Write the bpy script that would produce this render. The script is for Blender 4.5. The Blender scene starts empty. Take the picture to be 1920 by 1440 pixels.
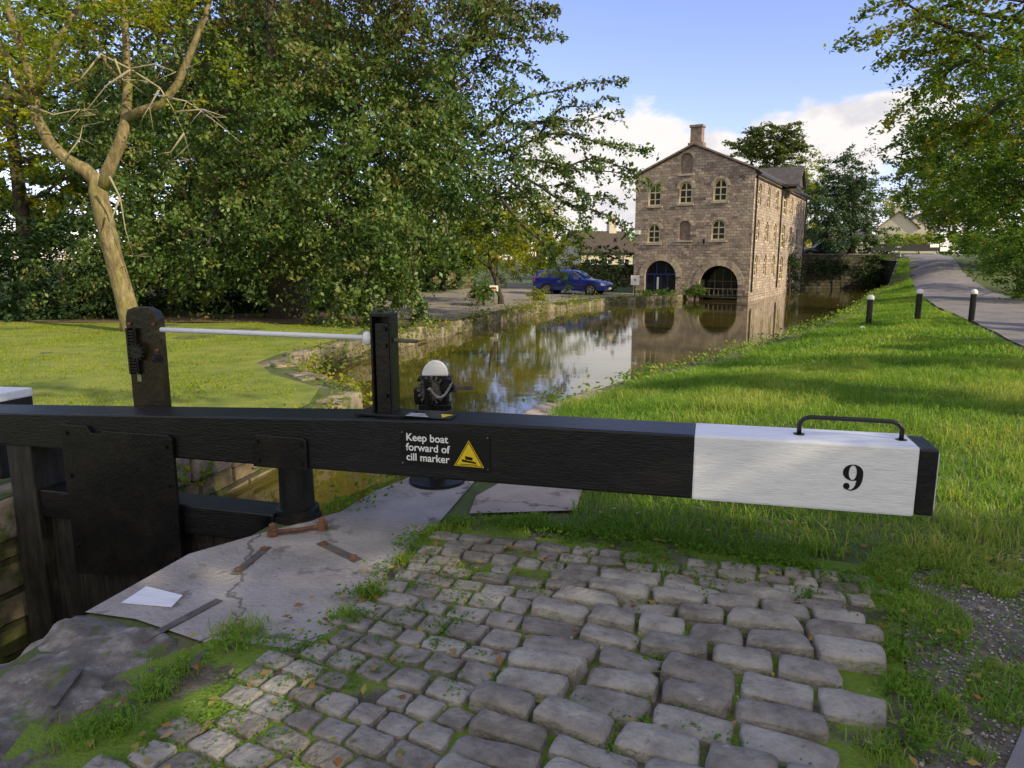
import bpy, bmesh, math, random
import numpy as np
from mathutils import Vector, Matrix, noise
from mathutils.geometry import delaunay_2d_cdt
random.seed(7); rng=np.random.default_rng(7)
S=bpy.context.scene; C=S.collection
F=1331.0; TH=math.radians(10); CAMZ=1.65
def ray(u,v):
    dx=(u-960)/F; dv=(720-v)/F
    return Vector((dx, math.cos(TH)+dv*math.sin(TH), -math.sin(TH)+dv*math.cos(TH)))
def at(u,v,Y):
    r=ray(u,v); r=r*(Y/r.y); return Vector((r.x,r.y,r.z+CAMZ))
def G(u,v,z=0.0):
    r=ray(u,v); k=(z-CAMZ)/r.z; return (r.x*k, r.y*k)
def sm(a,b,x):
    t=np.clip((np.asarray(x,float)-a)/(b-a),0,1); return t*t*(3-2*t)
# ------------------------------------------------ materials
def newmat(name):
    m=bpy.data.materials.new(name); m.use_nodes=True; nt=m.node_tree; nt.nodes.clear()
    out=nt.nodes.new('ShaderNodeOutputMaterial'); return m,nt,out
def ramp(nt,cols,lo=.3,hi=.7):
    r=nt.nodes.new('ShaderNodeValToRGB'); e=r.color_ramp.elements
    n=len(cols)
    while len(e)<n: e.new(.5)
    for i,c in enumerate(cols):
        e[i].position=lo+(hi-lo)*i/max(1,n-1); e[i].color=(*c,1)
    return r
def MAT(name,cols,scale=5,rough=.8,bump=.2,bscale=None,metallic=0,spec=.5,detail=6,lo=.3,hi=.7,mapping=None,coat=0,spots=None,island=0,cracks=None):
    m,nt,out=newmat(name); N=nt.nodes; L=nt.links
    tc=N.new('ShaderNodeTexCoord'); src=tc.outputs['Object']
    if mapping:
        mp=N.new('ShaderNodeMapping'); mp.inputs['Scale'].default_value=mapping; L.new(src,mp.inputs[0]); src=mp.outputs[0]
    n1=N.new('ShaderNodeTexNoise'); n1.inputs['Scale'].default_value=scale; n1.inputs['Detail'].default_value=detail; n1.inputs['Roughness'].default_value=.6
    L.new(src,n1.inputs['Vector'])
    fac=n1.outputs['Fac']
    if island:
        g=N.new('ShaderNodeNewGeometry'); ma=N.new('ShaderNodeMath'); ma.operation='MULTIPLY_ADD'; L.new(g.outputs['Random Per Island'],ma.inputs[0]); ma.inputs[1].default_value=island; L.new(fac,ma.inputs[2])
        mb_=N.new('ShaderNodeMath'); mb_.operation='SUBTRACT'; L.new(ma.outputs[0],mb_.inputs[0]); mb_.inputs[1].default_value=island/2; fac=mb_.outputs[0]
    r=ramp(nt,cols,lo,hi); L.new(fac,r.inputs[0]); col=r.outputs[0]
    def over(maskout,c,col):
        mx=N.new('ShaderNodeMix'); mx.data_type='RGBA'; L.new(maskout,mx.inputs[0]); L.new(col,mx.inputs[6]); mx.inputs[7].default_value=(*c,1); return mx.outputs[2]
    if spots:
        for sp in (spots if isinstance(spots,list) else [spots]):
            n3=N.new('ShaderNodeTexNoise'); n3.inputs['Scale'].default_value=sp[1]; n3.inputs['Detail'].default_value=8; n3.inputs['Roughness'].default_value=.65; L.new(src,n3.inputs['Vector'])
            mr=N.new('ShaderNodeMapRange'); mr.inputs[1].default_value=sp[2]; mr.inputs[2].default_value=sp[2]+.07; L.new(n3.outputs['Fac'],mr.inputs[0]); col=over(mr.outputs[0],sp[0],col)
    if cracks:
        vo=N.new('ShaderNodeTexVoronoi'); vo.feature='DISTANCE_TO_EDGE'; vo.inputs['Scale'].default_value=cracks
        va=N.new('ShaderNodeVectorMath'); va.operation='MULTIPLY_ADD'; L.new(n1.outputs['Color'],va.inputs[0]); va.inputs[1].default_value=(.5,.5,0); L.new(src,va.inputs[2]); L.new(va.outputs[0],vo.inputs['Vector'])
        mr=N.new('ShaderNodeMapRange'); mr.inputs[1].default_value=.006; mr.inputs[2].default_value=.001; mr.inputs[3].default_value=0; mr.inputs[4].default_value=.7; L.new(vo.outputs['Distance'],mr.inputs[0]); col=over(mr.outputs[0],(.05,.045,.035),col)
    b=N.new('ShaderNodeBsdfPrincipled'); L.new(col,b.inputs['Base Color'])
    b.inputs['Roughness'].default_value=rough; b.inputs['Metallic'].default_value=metallic; b.inputs['Specular IOR Level'].default_value=spec
    b.inputs['Coat Weight'].default_value=coat
    if bump:
        n2=N.new('ShaderNodeTexNoise'); n2.inputs['Scale'].default_value=bscale or scale*4; n2.inputs['Detail'].default_value=8; L.new(src,n2.inputs['Vector'])
        bp=N.new('ShaderNodeBump'); bp.inputs['Strength'].default_value=bump; bp.inputs['Distance'].default_value=.02; L.new(n2.outputs['Fac'],bp.inputs['Height']); L.new(bp.outputs[0],b.inputs['Normal'])
    L.new(b.outputs[0],out.inputs[0]); return m
def BRICK(name,cols,mortar,bw,bh,ms=.012,rough=.9,stain=(.08,.07,.06),moss=None,st=.45,sm_=.75,amt=.75,light=None):
    m,nt,out=newmat(name); N=nt.nodes; L=nt.links
    uv=N.new('ShaderNodeUVMap'); uv.uv_map='uv'
    nz=N.new('ShaderNodeTexNoise'); nz.inputs['Scale'].default_value=3; nz.inputs['Detail'].default_value=3; L.new(uv.outputs[0],nz.inputs['Vector'])
    va=N.new('ShaderNodeVectorMath'); va.operation='MULTIPLY_ADD'; L.new(nz.outputs['Color'],va.inputs[0]); va.inputs[1].default_value=(.07,.05,0); L.new(uv.outputs[0],va.inputs[2])
    br=N.new('ShaderNodeTexBrick'); br.inputs['Scale'].default_value=1; br.inputs['Brick Width'].default_value=bw; br.inputs['Row Height'].default_value=bh
    br.inputs['Mortar Size'].default_value=ms; br.inputs['Mortar Smooth'].default_value=.3; br.inputs['Color1'].default_value=(0,0,0,1); br.inputs['Color2'].default_value=(1,1,1,1); br.inputs['Mortar'].default_value=(.5,.5,.5,1)
    L.new(va.outputs[0],br.inputs['Vector'])
    rp=ramp(nt,cols,0,1); L.new(br.outputs['Color'],rp.inputs[0]); col=rp.outputs[0]
    def over(scale,a,b_,amt_,c,col):
        n2=N.new('ShaderNodeTexNoise'); n2.inputs['Scale'].default_value=scale; n2.inputs['Detail'].default_value=9; n2.inputs['Roughness'].default_value=.7; L.new(uv.outputs[0],n2.inputs['Vector'])
        mr=N.new('ShaderNodeMapRange'); mr.inputs[1].default_value=a; mr.inputs[2].default_value=b_; mr.inputs[4].default_value=amt_; L.new(n2.outputs['Fac'],mr.inputs[0])
        mx=N.new('ShaderNodeMix'); mx.data_type='RGBA'; L.new(mr.outputs[0],mx.inputs[0]); L.new(col,mx.inputs[6]); mx.inputs[7].default_value=(*c,1); return mx.outputs[2]
    if light: col=over(1.7,.48,.68,.75,light,col)
    col=over(.9,st,sm_,amt,stain,col)
    m2=N.new('ShaderNodeMix'); m2.data_type='RGBA'; L.new(br.outputs['Fac'],m2.inputs[0]); L.new(col,m2.inputs[6]); m2.inputs[7].default_value=(*mortar,1); col=m2.outputs[2]
    if moss: col=over(2.3,.48,.6,1,moss,col)
    b=N.new('ShaderNodeBsdfPrincipled'); L.new(col,b.inputs['Base Color']); b.inputs['Roughness'].default_value=rough; b.inputs['Specular IOR Level'].default_value=.25
    bp=N.new('ShaderNodeBump'); bp.inputs['Strength'].default_value=.8; bp.inputs['Distance'].default_value=.03; bp.invert=True; L.new(br.outputs['Fac'],bp.inputs['Height'])
    n5=N.new('ShaderNodeTexNoise'); n5.inputs['Scale'].default_value=7; n5.inputs['Detail'].default_value=6; L.new(uv.outputs[0],n5.inputs['Vector'])
    bp2=N.new('ShaderNodeBump'); bp2.inputs['Strength'].default_value=.7; bp2.inputs['Distance'].default_value=.05; L.new(n5.outputs['Fac'],bp2.inputs['Height']); L.new(bp.outputs[0],bp2.inputs['Normal']); L.new(bp2.outputs[0],b.inputs['Normal'])
    L.new(b.outputs[0],out.inputs[0]); return m
def LEAF(name,cols,trans=.35,gloss=.03):
    m,nt,out=newmat(name); N=nt.nodes; L=nt.links
    a=N.new('ShaderNodeAttribute'); a.attribute_name='tint'
    r=ramp(nt,cols,0,1); L.new(a.outputs['Fac'],r.inputs[0])
    d=N.new('ShaderNodeBsdfDiffuse'); t=N.new('ShaderNodeBsdfTranslucent'); L.new(r.outputs[0],d.inputs[0])
    hs=N.new('ShaderNodeHueSaturation'); hs.inputs['Value'].default_value=1.6; hs.inputs['Saturation'].default_value=1.1; L.new(r.outputs[0],hs.inputs['Color']); L.new(hs.outputs[0],t.inputs[0])
    m1=N.new('ShaderNodeMixShader'); m1.inputs[0].default_value=trans; L.new(d.outputs[0],m1.inputs[1]); L.new(t.outputs[0],m1.inputs[2]); last=m1
    if gloss:
        g=N.new('ShaderNodeBsdfGlossy'); g.inputs['Roughness'].default_value=.5; g.inputs['Color'].default_value=(.55,.6,.6,1)
        m2=N.new('ShaderNodeMixShader'); m2.inputs[0].default_value=gloss; L.new(m1.outputs[0],m2.inputs[1]); L.new(g.outputs[0],m2.inputs[2]); last=m2
    L.new(last.outputs[0],out.inputs[0]); return m
m_ground=MAT('ground_soil',[(.05,.065,.02),(.08,.11,.025),(.13,.125,.05)],3,.95,.5,30)
m_lawn=MAT('lawn',[(.12,.16,.02),(.19,.23,.028),(.28,.27,.045)],2,.95,.4,40)
m_litter=MAT('woodland_floor',[(.06,.045,.02),(.13,.09,.045),(.22,.15,.08)],4,.95,.5,30)
m_slab=MAT('lockside_concrete',[(.26,.235,.215),(.37,.335,.31),(.47,.43,.40)],2.2,.9,.8,45,detail=10,spots=[((.19,.17,.145),3.2,.57),((.52,.48,.44),9,.66),((.13,.14,.06),1.7,.68)],cracks=.5)
m_pave2=MAT('lockside_stone',[(.30,.245,.205),(.42,.345,.285),(.50,.42,.345)],2.2,.85,.5,40,spots=((.18,.16,.10),4,.56),cracks=.8)
m_rough=MAT('rough_coping_stone',[(.06,.055,.045),(.17,.15,.125),(.38,.34,.29)],8,.95,1.0,22,detail=10,spots=[((.09,.13,.02),4.5,.54),((.42,.39,.35),12,.64)])
m_cop=MAT('coping_stone',[(.12,.10,.075),(.22,.18,.135),(.34,.285,.215)],3,.92,.8,20,spots=[((.09,.12,.03),4,.52)],island=.25)
m_cobble=MAT('cobble_stone',[(.16,.142,.12),(.275,.25,.215),(.40,.37,.32)],9,.88,.9,38,detail=9,spots=[((.15,.15,.07),14,.62),((.48,.45,.40),22,.67)],island=.28)
m_bed=MAT('cobble_joint',[(.06,.05,.035),(.11,.09,.065),(.21,.18,.15)],9,.95,.9,60,spots=((.15,.23,.018),3,.44))
m_gravel=MAT('gravel_dirt',[(.12,.10,.08),(.22,.195,.165),(.36,.325,.285)],30,.95,1.0,110,lo=.35,hi=.7,spots=((.15,.12,.09),2,.56))
m_pebble=MAT('pebble',[(.17,.155,.14),(.32,.30,.27),(.50,.47,.43)],3,.85,.2,30,island=.5)
m_asph=MAT('path_asphalt',[(.16,.15,.15),(.23,.21,.21),(.29,.265,.26)],1.3,.9,.5,120)
m_park=MAT('car_park_paving',[(.20,.175,.14),(.29,.25,.205),(.36,.315,.265)],.8,.9,.4,14)
m_black=MAT('black_painted_wood',[(.005,.005,.006),(.008,.008,.009),(.014,.014,.015)],3,.36,.20,9,mapping=(.7,8,14),spec=.42)
m_iron=MAT('black_painted_iron',[(.005,.005,.006),(.009,.009,.009),(.02,.016,.012)],6,.35,.15,40,spec=.45)
m_white=MAT('white_paint',[(.76,.77,.80),(.86,.87,.90),(.90,.90,.92)],4,.5,.2,12,mapping=(1,6,10))
m_rust=MAT('rusty_iron',[(.07,.035,.025),(.16,.075,.045),(.26,.13,.08)],20,.8,.5,60)
m_dkiron=MAT('weathered_iron',[(.06,.05,.045),(.12,.10,.085),(.18,.15,.125)],12,.75,.4,60)
m_wood=MAT('weathered_wood',[(.10,.085,.065),(.19,.165,.14),(.28,.245,.21)],6,.85,.6,14,mapping=(3,3,.6))
m_dwood=MAT('dark_wet_wood',[(.010,.009,.008),(.024,.021,.016),(.05,.043,.033)],5,.7,.6,14,mapping=(3,3,.6))
m_brass=MAT('brown_black_post_paint',[(.010,.008,.005),(.024,.017,.007),(.06,.042,.014)],3,.3,.2,30)
m_sign=MAT('sign_black',[(.006,.006,.007),(.01,.01,.011)],3,.3,0)
m_yel=MAT('sign_yellow',[(.80,.56,.01),(.88,.65,.02)],3,.4,0)
m_wht=MAT('sign_white',[(.86,.86,.87),(.9,.9,.9)],3,.5,0)
m_ston=BRICK('mill_stone',[(.16,.12,.11),(.46,.365,.31),(.28,.225,.205),(.62,.50,.41),(.36,.285,.255),(.53,.45,.39)],(.27,.225,.20),.34,.165,.014,stain=(.15,.115,.11),amt=.8,light=(.62,.50,.39))
m_wall=BRICK('canal_wall_stone',[(.08,.065,.04),(.20,.155,.10),(.29,.235,.16),(.14,.12,.085)],(.05,.045,.03),.55,.24,.03,stain=(.06,.05,.03),moss=(.08,.10,.025))
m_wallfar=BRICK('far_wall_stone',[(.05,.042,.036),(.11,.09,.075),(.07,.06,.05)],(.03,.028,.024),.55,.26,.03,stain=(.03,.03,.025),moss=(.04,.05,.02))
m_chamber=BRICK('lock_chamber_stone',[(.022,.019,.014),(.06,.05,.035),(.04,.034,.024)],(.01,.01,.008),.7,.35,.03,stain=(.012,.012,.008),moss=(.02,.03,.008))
m_arch=MAT('dressed_stone',[(.32,.255,.20),(.47,.385,.31),(.60,.505,.41)],3,.9,.5,12,island=.3)
m_chim=MAT('chimney_stone',[(.14,.105,.09),(.26,.20,.17),(.37,.295,.24)],4,.9,.6,12)
m_slate=MAT('slate_roof',[(.055,.05,.05),(.085,.075,.075),(.12,.105,.10)],3,.7,.4,12)
m_tile=MAT('brown_tiles',[(.06,.045,.04),(.10,.075,.06)],4,.85,.3,12)
m_cream=MAT('cream_render',[(.55,.50,.40),(.64,.58,.47)],1,.9,.1,12)
m_frame=MAT('window_cream_paint',[(.74,.64,.38),(.85,.75,.48)],3,.6,0)
m_glass=MAT('window_glass',[(.03,.035,.04),(.06,.065,.07)],3,.06,0,spec=.9)
m_dglass=MAT('dark_glazing',[(.008,.009,.012),(.016,.018,.024)],3,.12,0,spec=.5)
m_bluedoor=MAT('blue_painted_frame',[(.02,.03,.16),(.03,.045,.22)],3,.4,.1)
m_blue=MAT('metallic_blue_paint',[(.010,.025,.26),(.015,.035,.34)],2,.25,0,metallic=.25,spec=.6,coat=.8)
m_dark=MAT('dark_car_paint',[(.01,.014,.03),(.014,.02,.04)],2,.25,0,coat=.8)
m_tyre=MAT('tyre_rubber',[(.012,.012,.012),(.02,.02,.02)],3,.85,0)
m_rim=MAT('wheel_alloy',[(.4,.4,.42),(.5,.5,.52)],3,.35,0,metallic=.8)
m_lamp=MAT('lamp_lens',[(.55,.56,.6),(.7,.7,.72)],3,.15,0)
m_red=MAT('red_lens',[(.4,.02,.02),(.5,.03,.03)],3,.3,0)
m_tagm=MAT('green_tag',[(.22,.26,.12),(.3,.34,.18)],9,.5,0)
m_bark=MAT('bark_pale',[(.09,.068,.035),(.19,.15,.075),(.32,.27,.15)],6,.95,1.0,16,mapping=(1.6,1.6,.5),spots=[((.20,.19,.05),2.0,.54),((.06,.05,.035),7,.6)])
m_barkd=MAT('bark_dark',[(.03,.024,.02),(.06,.048,.038),(.10,.08,.066)],5,.95,.8,12,mapping=(2,2,.4))
m_twig=MAT('bare_twig_bark',[(.28,.23,.16),(.42,.36,.28)],9,.9,.3,20)
L_beech=LEAF('copper_beech_leaf',[(.03,.06,.015),(.06,.115,.024),(.105,.18,.034),(.18,.235,.05),(.22,.14,.05)],.32,.06)
L_copper=LEAF('copper_upper_leaf',[(.045,.06,.02),(.075,.085,.028),(.115,.10,.034),(.18,.11,.04),(.12,.16,.038)],.38,.05)
L_green=LEAF('green_leaf',[(.05,.095,.017),(.08,.145,.024),(.12,.205,.03),(.19,.24,.045)],.42)
L_yel=LEAF('yellowing_leaf',[(.10,.155,.018),(.17,.23,.024),(.30,.32,.03),(.42,.32,.035)],.45)
L_aut=LEAF('autumn_leaf',[(.055,.105,.017),(.09,.155,.022),(.14,.21,.028),(.24,.25,.032),(.38,.24,.032)],.45)
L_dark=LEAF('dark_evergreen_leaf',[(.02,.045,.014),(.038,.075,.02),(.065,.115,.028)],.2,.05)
L_blue=LEAF('grey_green_leaf',[(.06,.10,.05),(.09,.14,.068),(.125,.18,.085)],.3)
L_pine=LEAF('pine_needles',[(.07,.10,.03),(.13,.17,.05),(.23,.24,.08)],.2)
L_grass=LEAF('grass_blade',[(.10,.19,.026),(.15,.28,.034),(.25,.36,.05),(.42,.42,.10)],.42,.03)
L_lawn=LEAF('lawn_blade',[(.15,.21,.024),(.23,.30,.034),(.36,.37,.05)],.38,0)
L_weed=LEAF('weed_leaf',[(.075,.155,.022),(.12,.235,.03),(.18,.31,.045)],.35,0)
L_fall=LEAF('fallen_leaf',[(.17,.18,.05),(.38,.31,.10),(.27,.11,.045),(.38,.34,.20)],.1,0)
def WATER(name,c,bump,sc=(1.0,1.0,1.0),ro=.05):
    m,nt,out=newmat(name); N=nt.nodes; L=nt.links
    b=N.new('ShaderNodeBsdfPrincipled'); b.inputs['Base Color'].default_value=(*c,1); b.inputs['Roughness'].default_value=ro; b.inputs['IOR'].default_value=1.33; b.inputs['Specular IOR Level'].default_value=1.0
    tc=N.new('ShaderNodeTexCoord'); mp=N.new('ShaderNodeMapping'); mp.inputs['Scale'].default_value=sc; mp.inputs['Rotation'].default_value=(0,0,.5); L.new(tc.outputs['Object'],mp.inputs[0])
    n=N.new('ShaderNodeTexNoise'); n.inputs['Scale'].default_value=1.4; n.inputs['Detail'].default_value=4; n.inputs['Roughness'].default_value=.45; L.new(mp.outputs[0],n.inputs['Vector'])
    bp=N.new('ShaderNodeBump'); bp.inputs['Strength'].default_value=bump; bp.inputs['Distance'].default_value=.05; L.new(n.outputs['Fac'],bp.inputs['Height']); L.new(bp.outputs[0],b.inputs['Normal'])
    L.new(b.outputs[0],out.inputs[0]); return m
m_water=WATER('canal_water',(.085,.068,.014),.035,(1,2.2,1),.045)
m_lwater=WATER('lock_water',(.01,.01,.006),.1)
# ------------------------------------------------ builders
def tag(o,label=None,cat=None,group=None,kind=None):
    if label: o['label']=label
    if cat: o['category']=cat
    if group: o['group']=group
    if kind: o['kind']=kind
    return o
def par(o,p):
    if p is not None:
        o.parent=p; o.matrix_parent_inverse=Matrix.Translation(-Vector(p.location)) if p.type=='EMPTY' else Matrix.Identity(4)
def thing(name,label,cat,loc=(0,0,0),group=None):
    o=bpy.data.objects.new(name,None); C.objects.link(o); o.location=loc; o.empty_display_size=.2
    return tag(o,label,cat,group)
def link(name,me,mat,parent=None,smooth=False):
    if mat: me.materials.append(mat)
    if smooth: me.polygons.foreach_set('use_smooth',[True]*len(me.polygons))
    o=bpy.data.objects.new(name,me); C.objects.link(o); par(o,parent); return o
class MB:
    def __init__(s): s.v=[]; s.f=[]
    def add(s,vs,fs):
        k=len(s.v); s.v+= [tuple(p) for p in vs]; s.f+=[tuple(i+k for i in f) for f in fs]; return s
    def box(s,c,ex,ey,ez):
        c=Vector(c); ex,ey,ez=Vector(ex),Vector(ey),Vector(ez)
        vs=[c+ex*a+ey*b+ez*d for d in(-1,1) for b in(-1,1) for a in(-1,1)]
        return s.add(vs,[(0,2,3,1),(4,5,7,6),(0,1,5,4),(2,6,7,3),(0,4,6,2),(1,3,7,5)])
    def prism(s,poly,ext):
        ext=Vector(ext); n=len(poly); vs=[Vector(p) for p in poly]; vs+= [p+ext for p in vs]
        return s.add(vs,[tuple(range(n))[::-1],tuple(range(n,2*n))]+[(i,(i+1)%n,n+(i+1)%n,n+i) for i in range(n)])
    def tube(s,pts,rad,n=8,cap=True):
        pts=[Vector(p) for p in pts]; k=len(pts)
        if not hasattr(rad,'__len__'): rad=[rad]*k
        vs=[];fs=[]; up=Vector((.13,.21,.97)).normalized(); prev=None
        for i,p in enumerate(pts):
            d=(pts[min(i+1,k-1)]-pts[max(i-1,0)]).normalized()
            if prev is None:
                a=d.cross(up)
                if a.length<.1: a=d.cross(Vector((1,0,0)))
                a.normalize()
            else: a=(prev-d*prev.dot(d)).normalized()
            prev=a; b=d.cross(a)
            for j in range(n):
                t=2*math.pi*j/n; vs.append(p+(a*math.cos(t)+b*math.sin(t))*rad[i])
        for i in range(k-1):
            for j in range(n): fs.append((i*n+j,i*n+(j+1)%n,(i+1)*n+(j+1)%n,(i+1)*n+j))
        if cap: fs.append(tuple(range(n))[::-1]); fs.append(tuple(range((k-1)*n,k*n)))
        return s.add(vs,fs)
    def lathe(s,c,prof,n=20):
        c=Vector(c); vs=[];fs=[]
        for r,z in prof:
            for j in range(n):
                t=2*math.pi*j/n; vs.append(c+Vector((r*math.cos(t),r*math.sin(t),z)))
        for i in range(len(prof)-1):
            for j in range(n): fs.append((i*n+j,i*n+(j+1)%n,(i+1)*n+(j+1)%n,(i+1)*n+j))
        fs.append(tuple(range(n))[::-1]); fs.append(tuple(range((len(prof)-1)*n,len(prof)*n)))
        return s.add(vs,fs)
    def build(s,name,mat,parent=None,bevel=0,smooth=False,seg=2):
        me=bpy.data.meshes.new(name); me.from_pydata(s.v,[],s.f); me.update()
        bm=bmesh.new(); bm.from_mesh(me); bmesh.ops.recalc_face_normals(bm,faces=bm.faces)
        if bevel: bmesh.ops.bevel(bm,geom=[e for e in bm.edges if e.is_manifold and e.calc_face_angle(0)>.5],offset=bevel,segments=seg,affect='EDGES',profile=.6)
        bm.to_mesh(me); bm.free()
        return link(name,me,mat,parent,smooth)
def npmesh(name,verts,faces_k,mat,parent=None,tint=None,smooth=False):
    me=bpy.data.meshes.new(name); me.vertices.add(len(verts)); me.vertices.foreach_set('co',np.asarray(verts,np.float32).ravel())
    li=np.concatenate([f.ravel() for f in faces_k]).astype(np.int32)
    tot=np.concatenate([np.full(len(f),f.shape[1]) for f in faces_k]); st=np.concatenate([[0],np.cumsum(tot)[:-1]]).astype(np.int32)
    me.loops.add(len(li)); me.loops.foreach_set('vertex_index',li)
    me.polygons.add(len(tot)); me.polygons.foreach_set('loop_start',st)
    me.update(calc_edges=True)
    if tint is not None:
        a=me.attributes.new('tint','FLOAT','FACE'); a.data.foreach_set('value',np.asarray(tint,np.float32))
    return link(name,me,mat,parent,smooth)
# ------------------------------------------------ terrain
RC=[(-3.6,-5),(-2.35,1),(-2.1,2.6),(-2.0,3.1),(-1.62,3.95),(-1.5,4.3),(-1.12,4.45),(-.9,4.85),(-.7,5.35),(-.38,7),(0,9),(.5,10.1),(1.2,11),(3.8,14.3),(7.2,18.7),(14,29),(21.3,42),(27,51.5),(32,59.6)]
LC=[(-5.9,-5),(-4.3,2),(-3.85,4.2),(-3.5,5.2),(-2.95,7.5),(-2.3,10.2),(-2.6,11.2),(-3.6,12.4),(-4.3,13.6),(-4.2,15),(-3.6,18),(-2.4,22),(1.0,32),(5.2,39),(9.7,41.8),(10.8,43.75),(13.9,41.95),(23.9,59.3)]
def pdist(x,y,ch):
    d=np.full(x.shape,1e9)
    for (x0,y0),(x1,y1) in zip(ch[:-1],ch[1:]):
        dx,dy=x1-x0,y1-y0; t=np.clip(((x-x0)*dx+(y-y0)*dy)/(dx*dx+dy*dy),0,1)
        d=np.minimum(d,np.hypot(x-x0-t*dx,y-y0-t*dy))
    return d
def zf(x,y):
    x=np.atleast_1d(np.asarray(x,float)); y=np.atleast_1d(np.asarray(y,float))
    dr=pdist(x,y,RC); dl=pdist(x,y,LC)
    inl=-.12*sm(7,14,y)+1.95*sm(34,62,y)+.25*sm(6,16,dr)*sm(4,10,y)
    edge=-.42*sm(5.5,9,y)+1.9*sm(50,59,y)
    zr=edge+(inl-edge)*sm(0,3.2,dr)
    zl=-.03-.3*sm(5.2,8,y)-.17*sm(15,26,y)+2.2*sm(57,60.2,y)*sm(19,23,x)
    un=.03*np.sin(x*1.3+y*.7)*np.sin(y*1.1-x*.4)*sm(5,8,y)
    return np.where(dr<=dl,zr,zl)+un
def z1(x,y): return float(zf(x,y)[0])
def inpoly(x,y,poly):
    r=np.zeros(x.shape,bool); n=len(poly); j=n-1
    for i in range(n):
        xi,yi=poly[i]; xj,yj=poly[j]
        c=((yi>y)!=(yj>y))&(x<(xj-xi)*(y-yi)/((yj-yi)+1e-12)+xi); r^=c; j=i
    return r
HOLE=RC+LC[::-1]
def dens(poly,sp):
    out=[]; n=len(poly)
    for i in range(n):
        a=Vector(poly[i]);b=Vector(poly[(i+1)%n]); k=max(1,int((b-a).length/sp))
        for j in range(k): out.append(tuple(a.lerp(b,j/k)))
    return out
def cdt(name,outer,hole,pts,zfun,mat,off=0.,parent=None):
    vs=[Vector(p) for p in outer]; n=len(vs); ed=[(i,(i+1)%n) for i in range(n)]
    if hole:
        k=len(vs); vs+=[Vector(p) for p in hole]; m=len(hole); ed+=[(k+i,k+(i+1)%m) for i in range(m)]
    vs+=[Vector(p) for p in pts]
    V,E,Fc,_,_,_=delaunay_2d_cdt(vs,ed,[],0,1e-5)
    P=np.array([(v.x,v.y) for v in V]); T=np.array([f for f in Fc if len(f)==3])
    c=P[T].mean(1); ok=inpoly(c[:,0],c[:,1],outer)
    if hole: ok&=~inpoly(c[:,0],c[:,1],hole)
    T=T[ok]; Zv=zfun(P[:,0],P[:,1])+off
    a=P[T]; cr=(a[:,1,0]-a[:,0,0])*(a[:,2,1]-a[:,0,1])-(a[:,1,1]-a[:,0,1])*(a[:,2,0]-a[:,0,0]); T[cr<0]=T[cr<0][:,::-1]
    return npmesh(name,np.column_stack([P,Zv]),[T],mat,parent,smooth=True)
def grid(x0,x1,y0,y1,s,poly=None,jit=.2):
    xs,ys=np.meshgrid(np.arange(x0,x1,s),np.arange(y0,y1,s)); x=xs.ravel()+rng.uniform(-jit,jit,xs.size)*s; y=ys.ravel()+rng.uniform(-jit,jit,xs.size)*s
    if poly is not None:
        k=inpoly(x,y,poly); x=x[k];y=y[k]
    return x,y
gp=[]
for (a,b,c,d,s,ex) in [(-9,12,0,18,.4,None),(-30,40,-8,66,1.6,(-9,12,0,18)),(-120,160,-60,160,14,(-30,40,-8,66)),(-700,700,-300,900,110,(-120,160,-60,160))]:
    x,y=grid(a,b,c,d,s)
    k=~inpoly(x,y,HOLE)
    if ex: k&=~((x>ex[0])&(x<ex[1])&(y>ex[2])&(y<ex[3]))
    gp+=list(zip(x[k],y[k]))
tag(cdt('ground',[(-700,-300),(700,-300),(700,900),(-700,900)],dens(HOLE,.8),gp,zf,m_ground),kind='structure')
def sheet(name,poly,mat,off,s=.5,zfun=zf):
    p=dens(poly,s); xs=[a for a,b in poly]; ys=[b for a,b in poly]
    x,y=grid(min(xs),max(xs),min(ys),max(ys),s,poly,.1)
    return tag(cdt(name,p,None,list(zip(x,y)),zfun,mat,off),kind='structure')
def wallstrip(name,ch,zbot,mat):
    v=[];f=[];uv=[];L=0; pts=[Vector(p) for p in ch]
    for i,p in enumerate(pts):
        if i: L+=(p-pts[i-1]).length
        zt=z1(p.x,p.y); v+=[(p.x,p.y,zbot),(p.x,p.y,zt)]; uv+=[(L,zbot),(L,zt)]
        if i: f.append((2*i-2,2*i,2*i+1,2*i-1))
    me=bpy.data.meshes.new(name); me.from_pydata(v,[],f); u=me.uv_layers.new(name='uv')
    for l in me.loops: u.data[l.index].uv=uv[l.vertex_index]
    return tag(link(name,me,mat),kind='structure')
def cut(ch,sp=.8):
    out=[]
    for a,b in zip(ch[:-1],ch[1:]):
        a=Vector(a);b=Vector(b);k=max(1,int((b-a).length/sp))
        for j in range(k): out.append(tuple(a.lerp(b,j/k)))
    return out+[ch[-1]]
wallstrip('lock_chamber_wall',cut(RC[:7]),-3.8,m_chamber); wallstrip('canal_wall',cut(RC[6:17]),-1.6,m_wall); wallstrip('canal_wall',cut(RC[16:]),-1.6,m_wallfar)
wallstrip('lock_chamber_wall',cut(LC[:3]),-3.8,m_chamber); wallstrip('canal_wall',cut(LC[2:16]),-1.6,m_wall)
w=MB().add([(-1.1,4.42,-.8),(-3.9,5.2,-.8),(-12,14,-.8),(-12,62,-.8),(40,62,-.8),(40,30,-.8),(4,6,-.8)],[(6,5,4,3,2,1,0)]).build('water',m_water); tag(w,kind='structure')
w=MB().add([(-7,-5,-2.7),(-2,-5,-2.7),(-.9,4.4,-2.7),(-4.3,5.3,-2.7)],[(0,1,2,3)]).build('water',m_lwater); tag(w,kind='structure')
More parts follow.
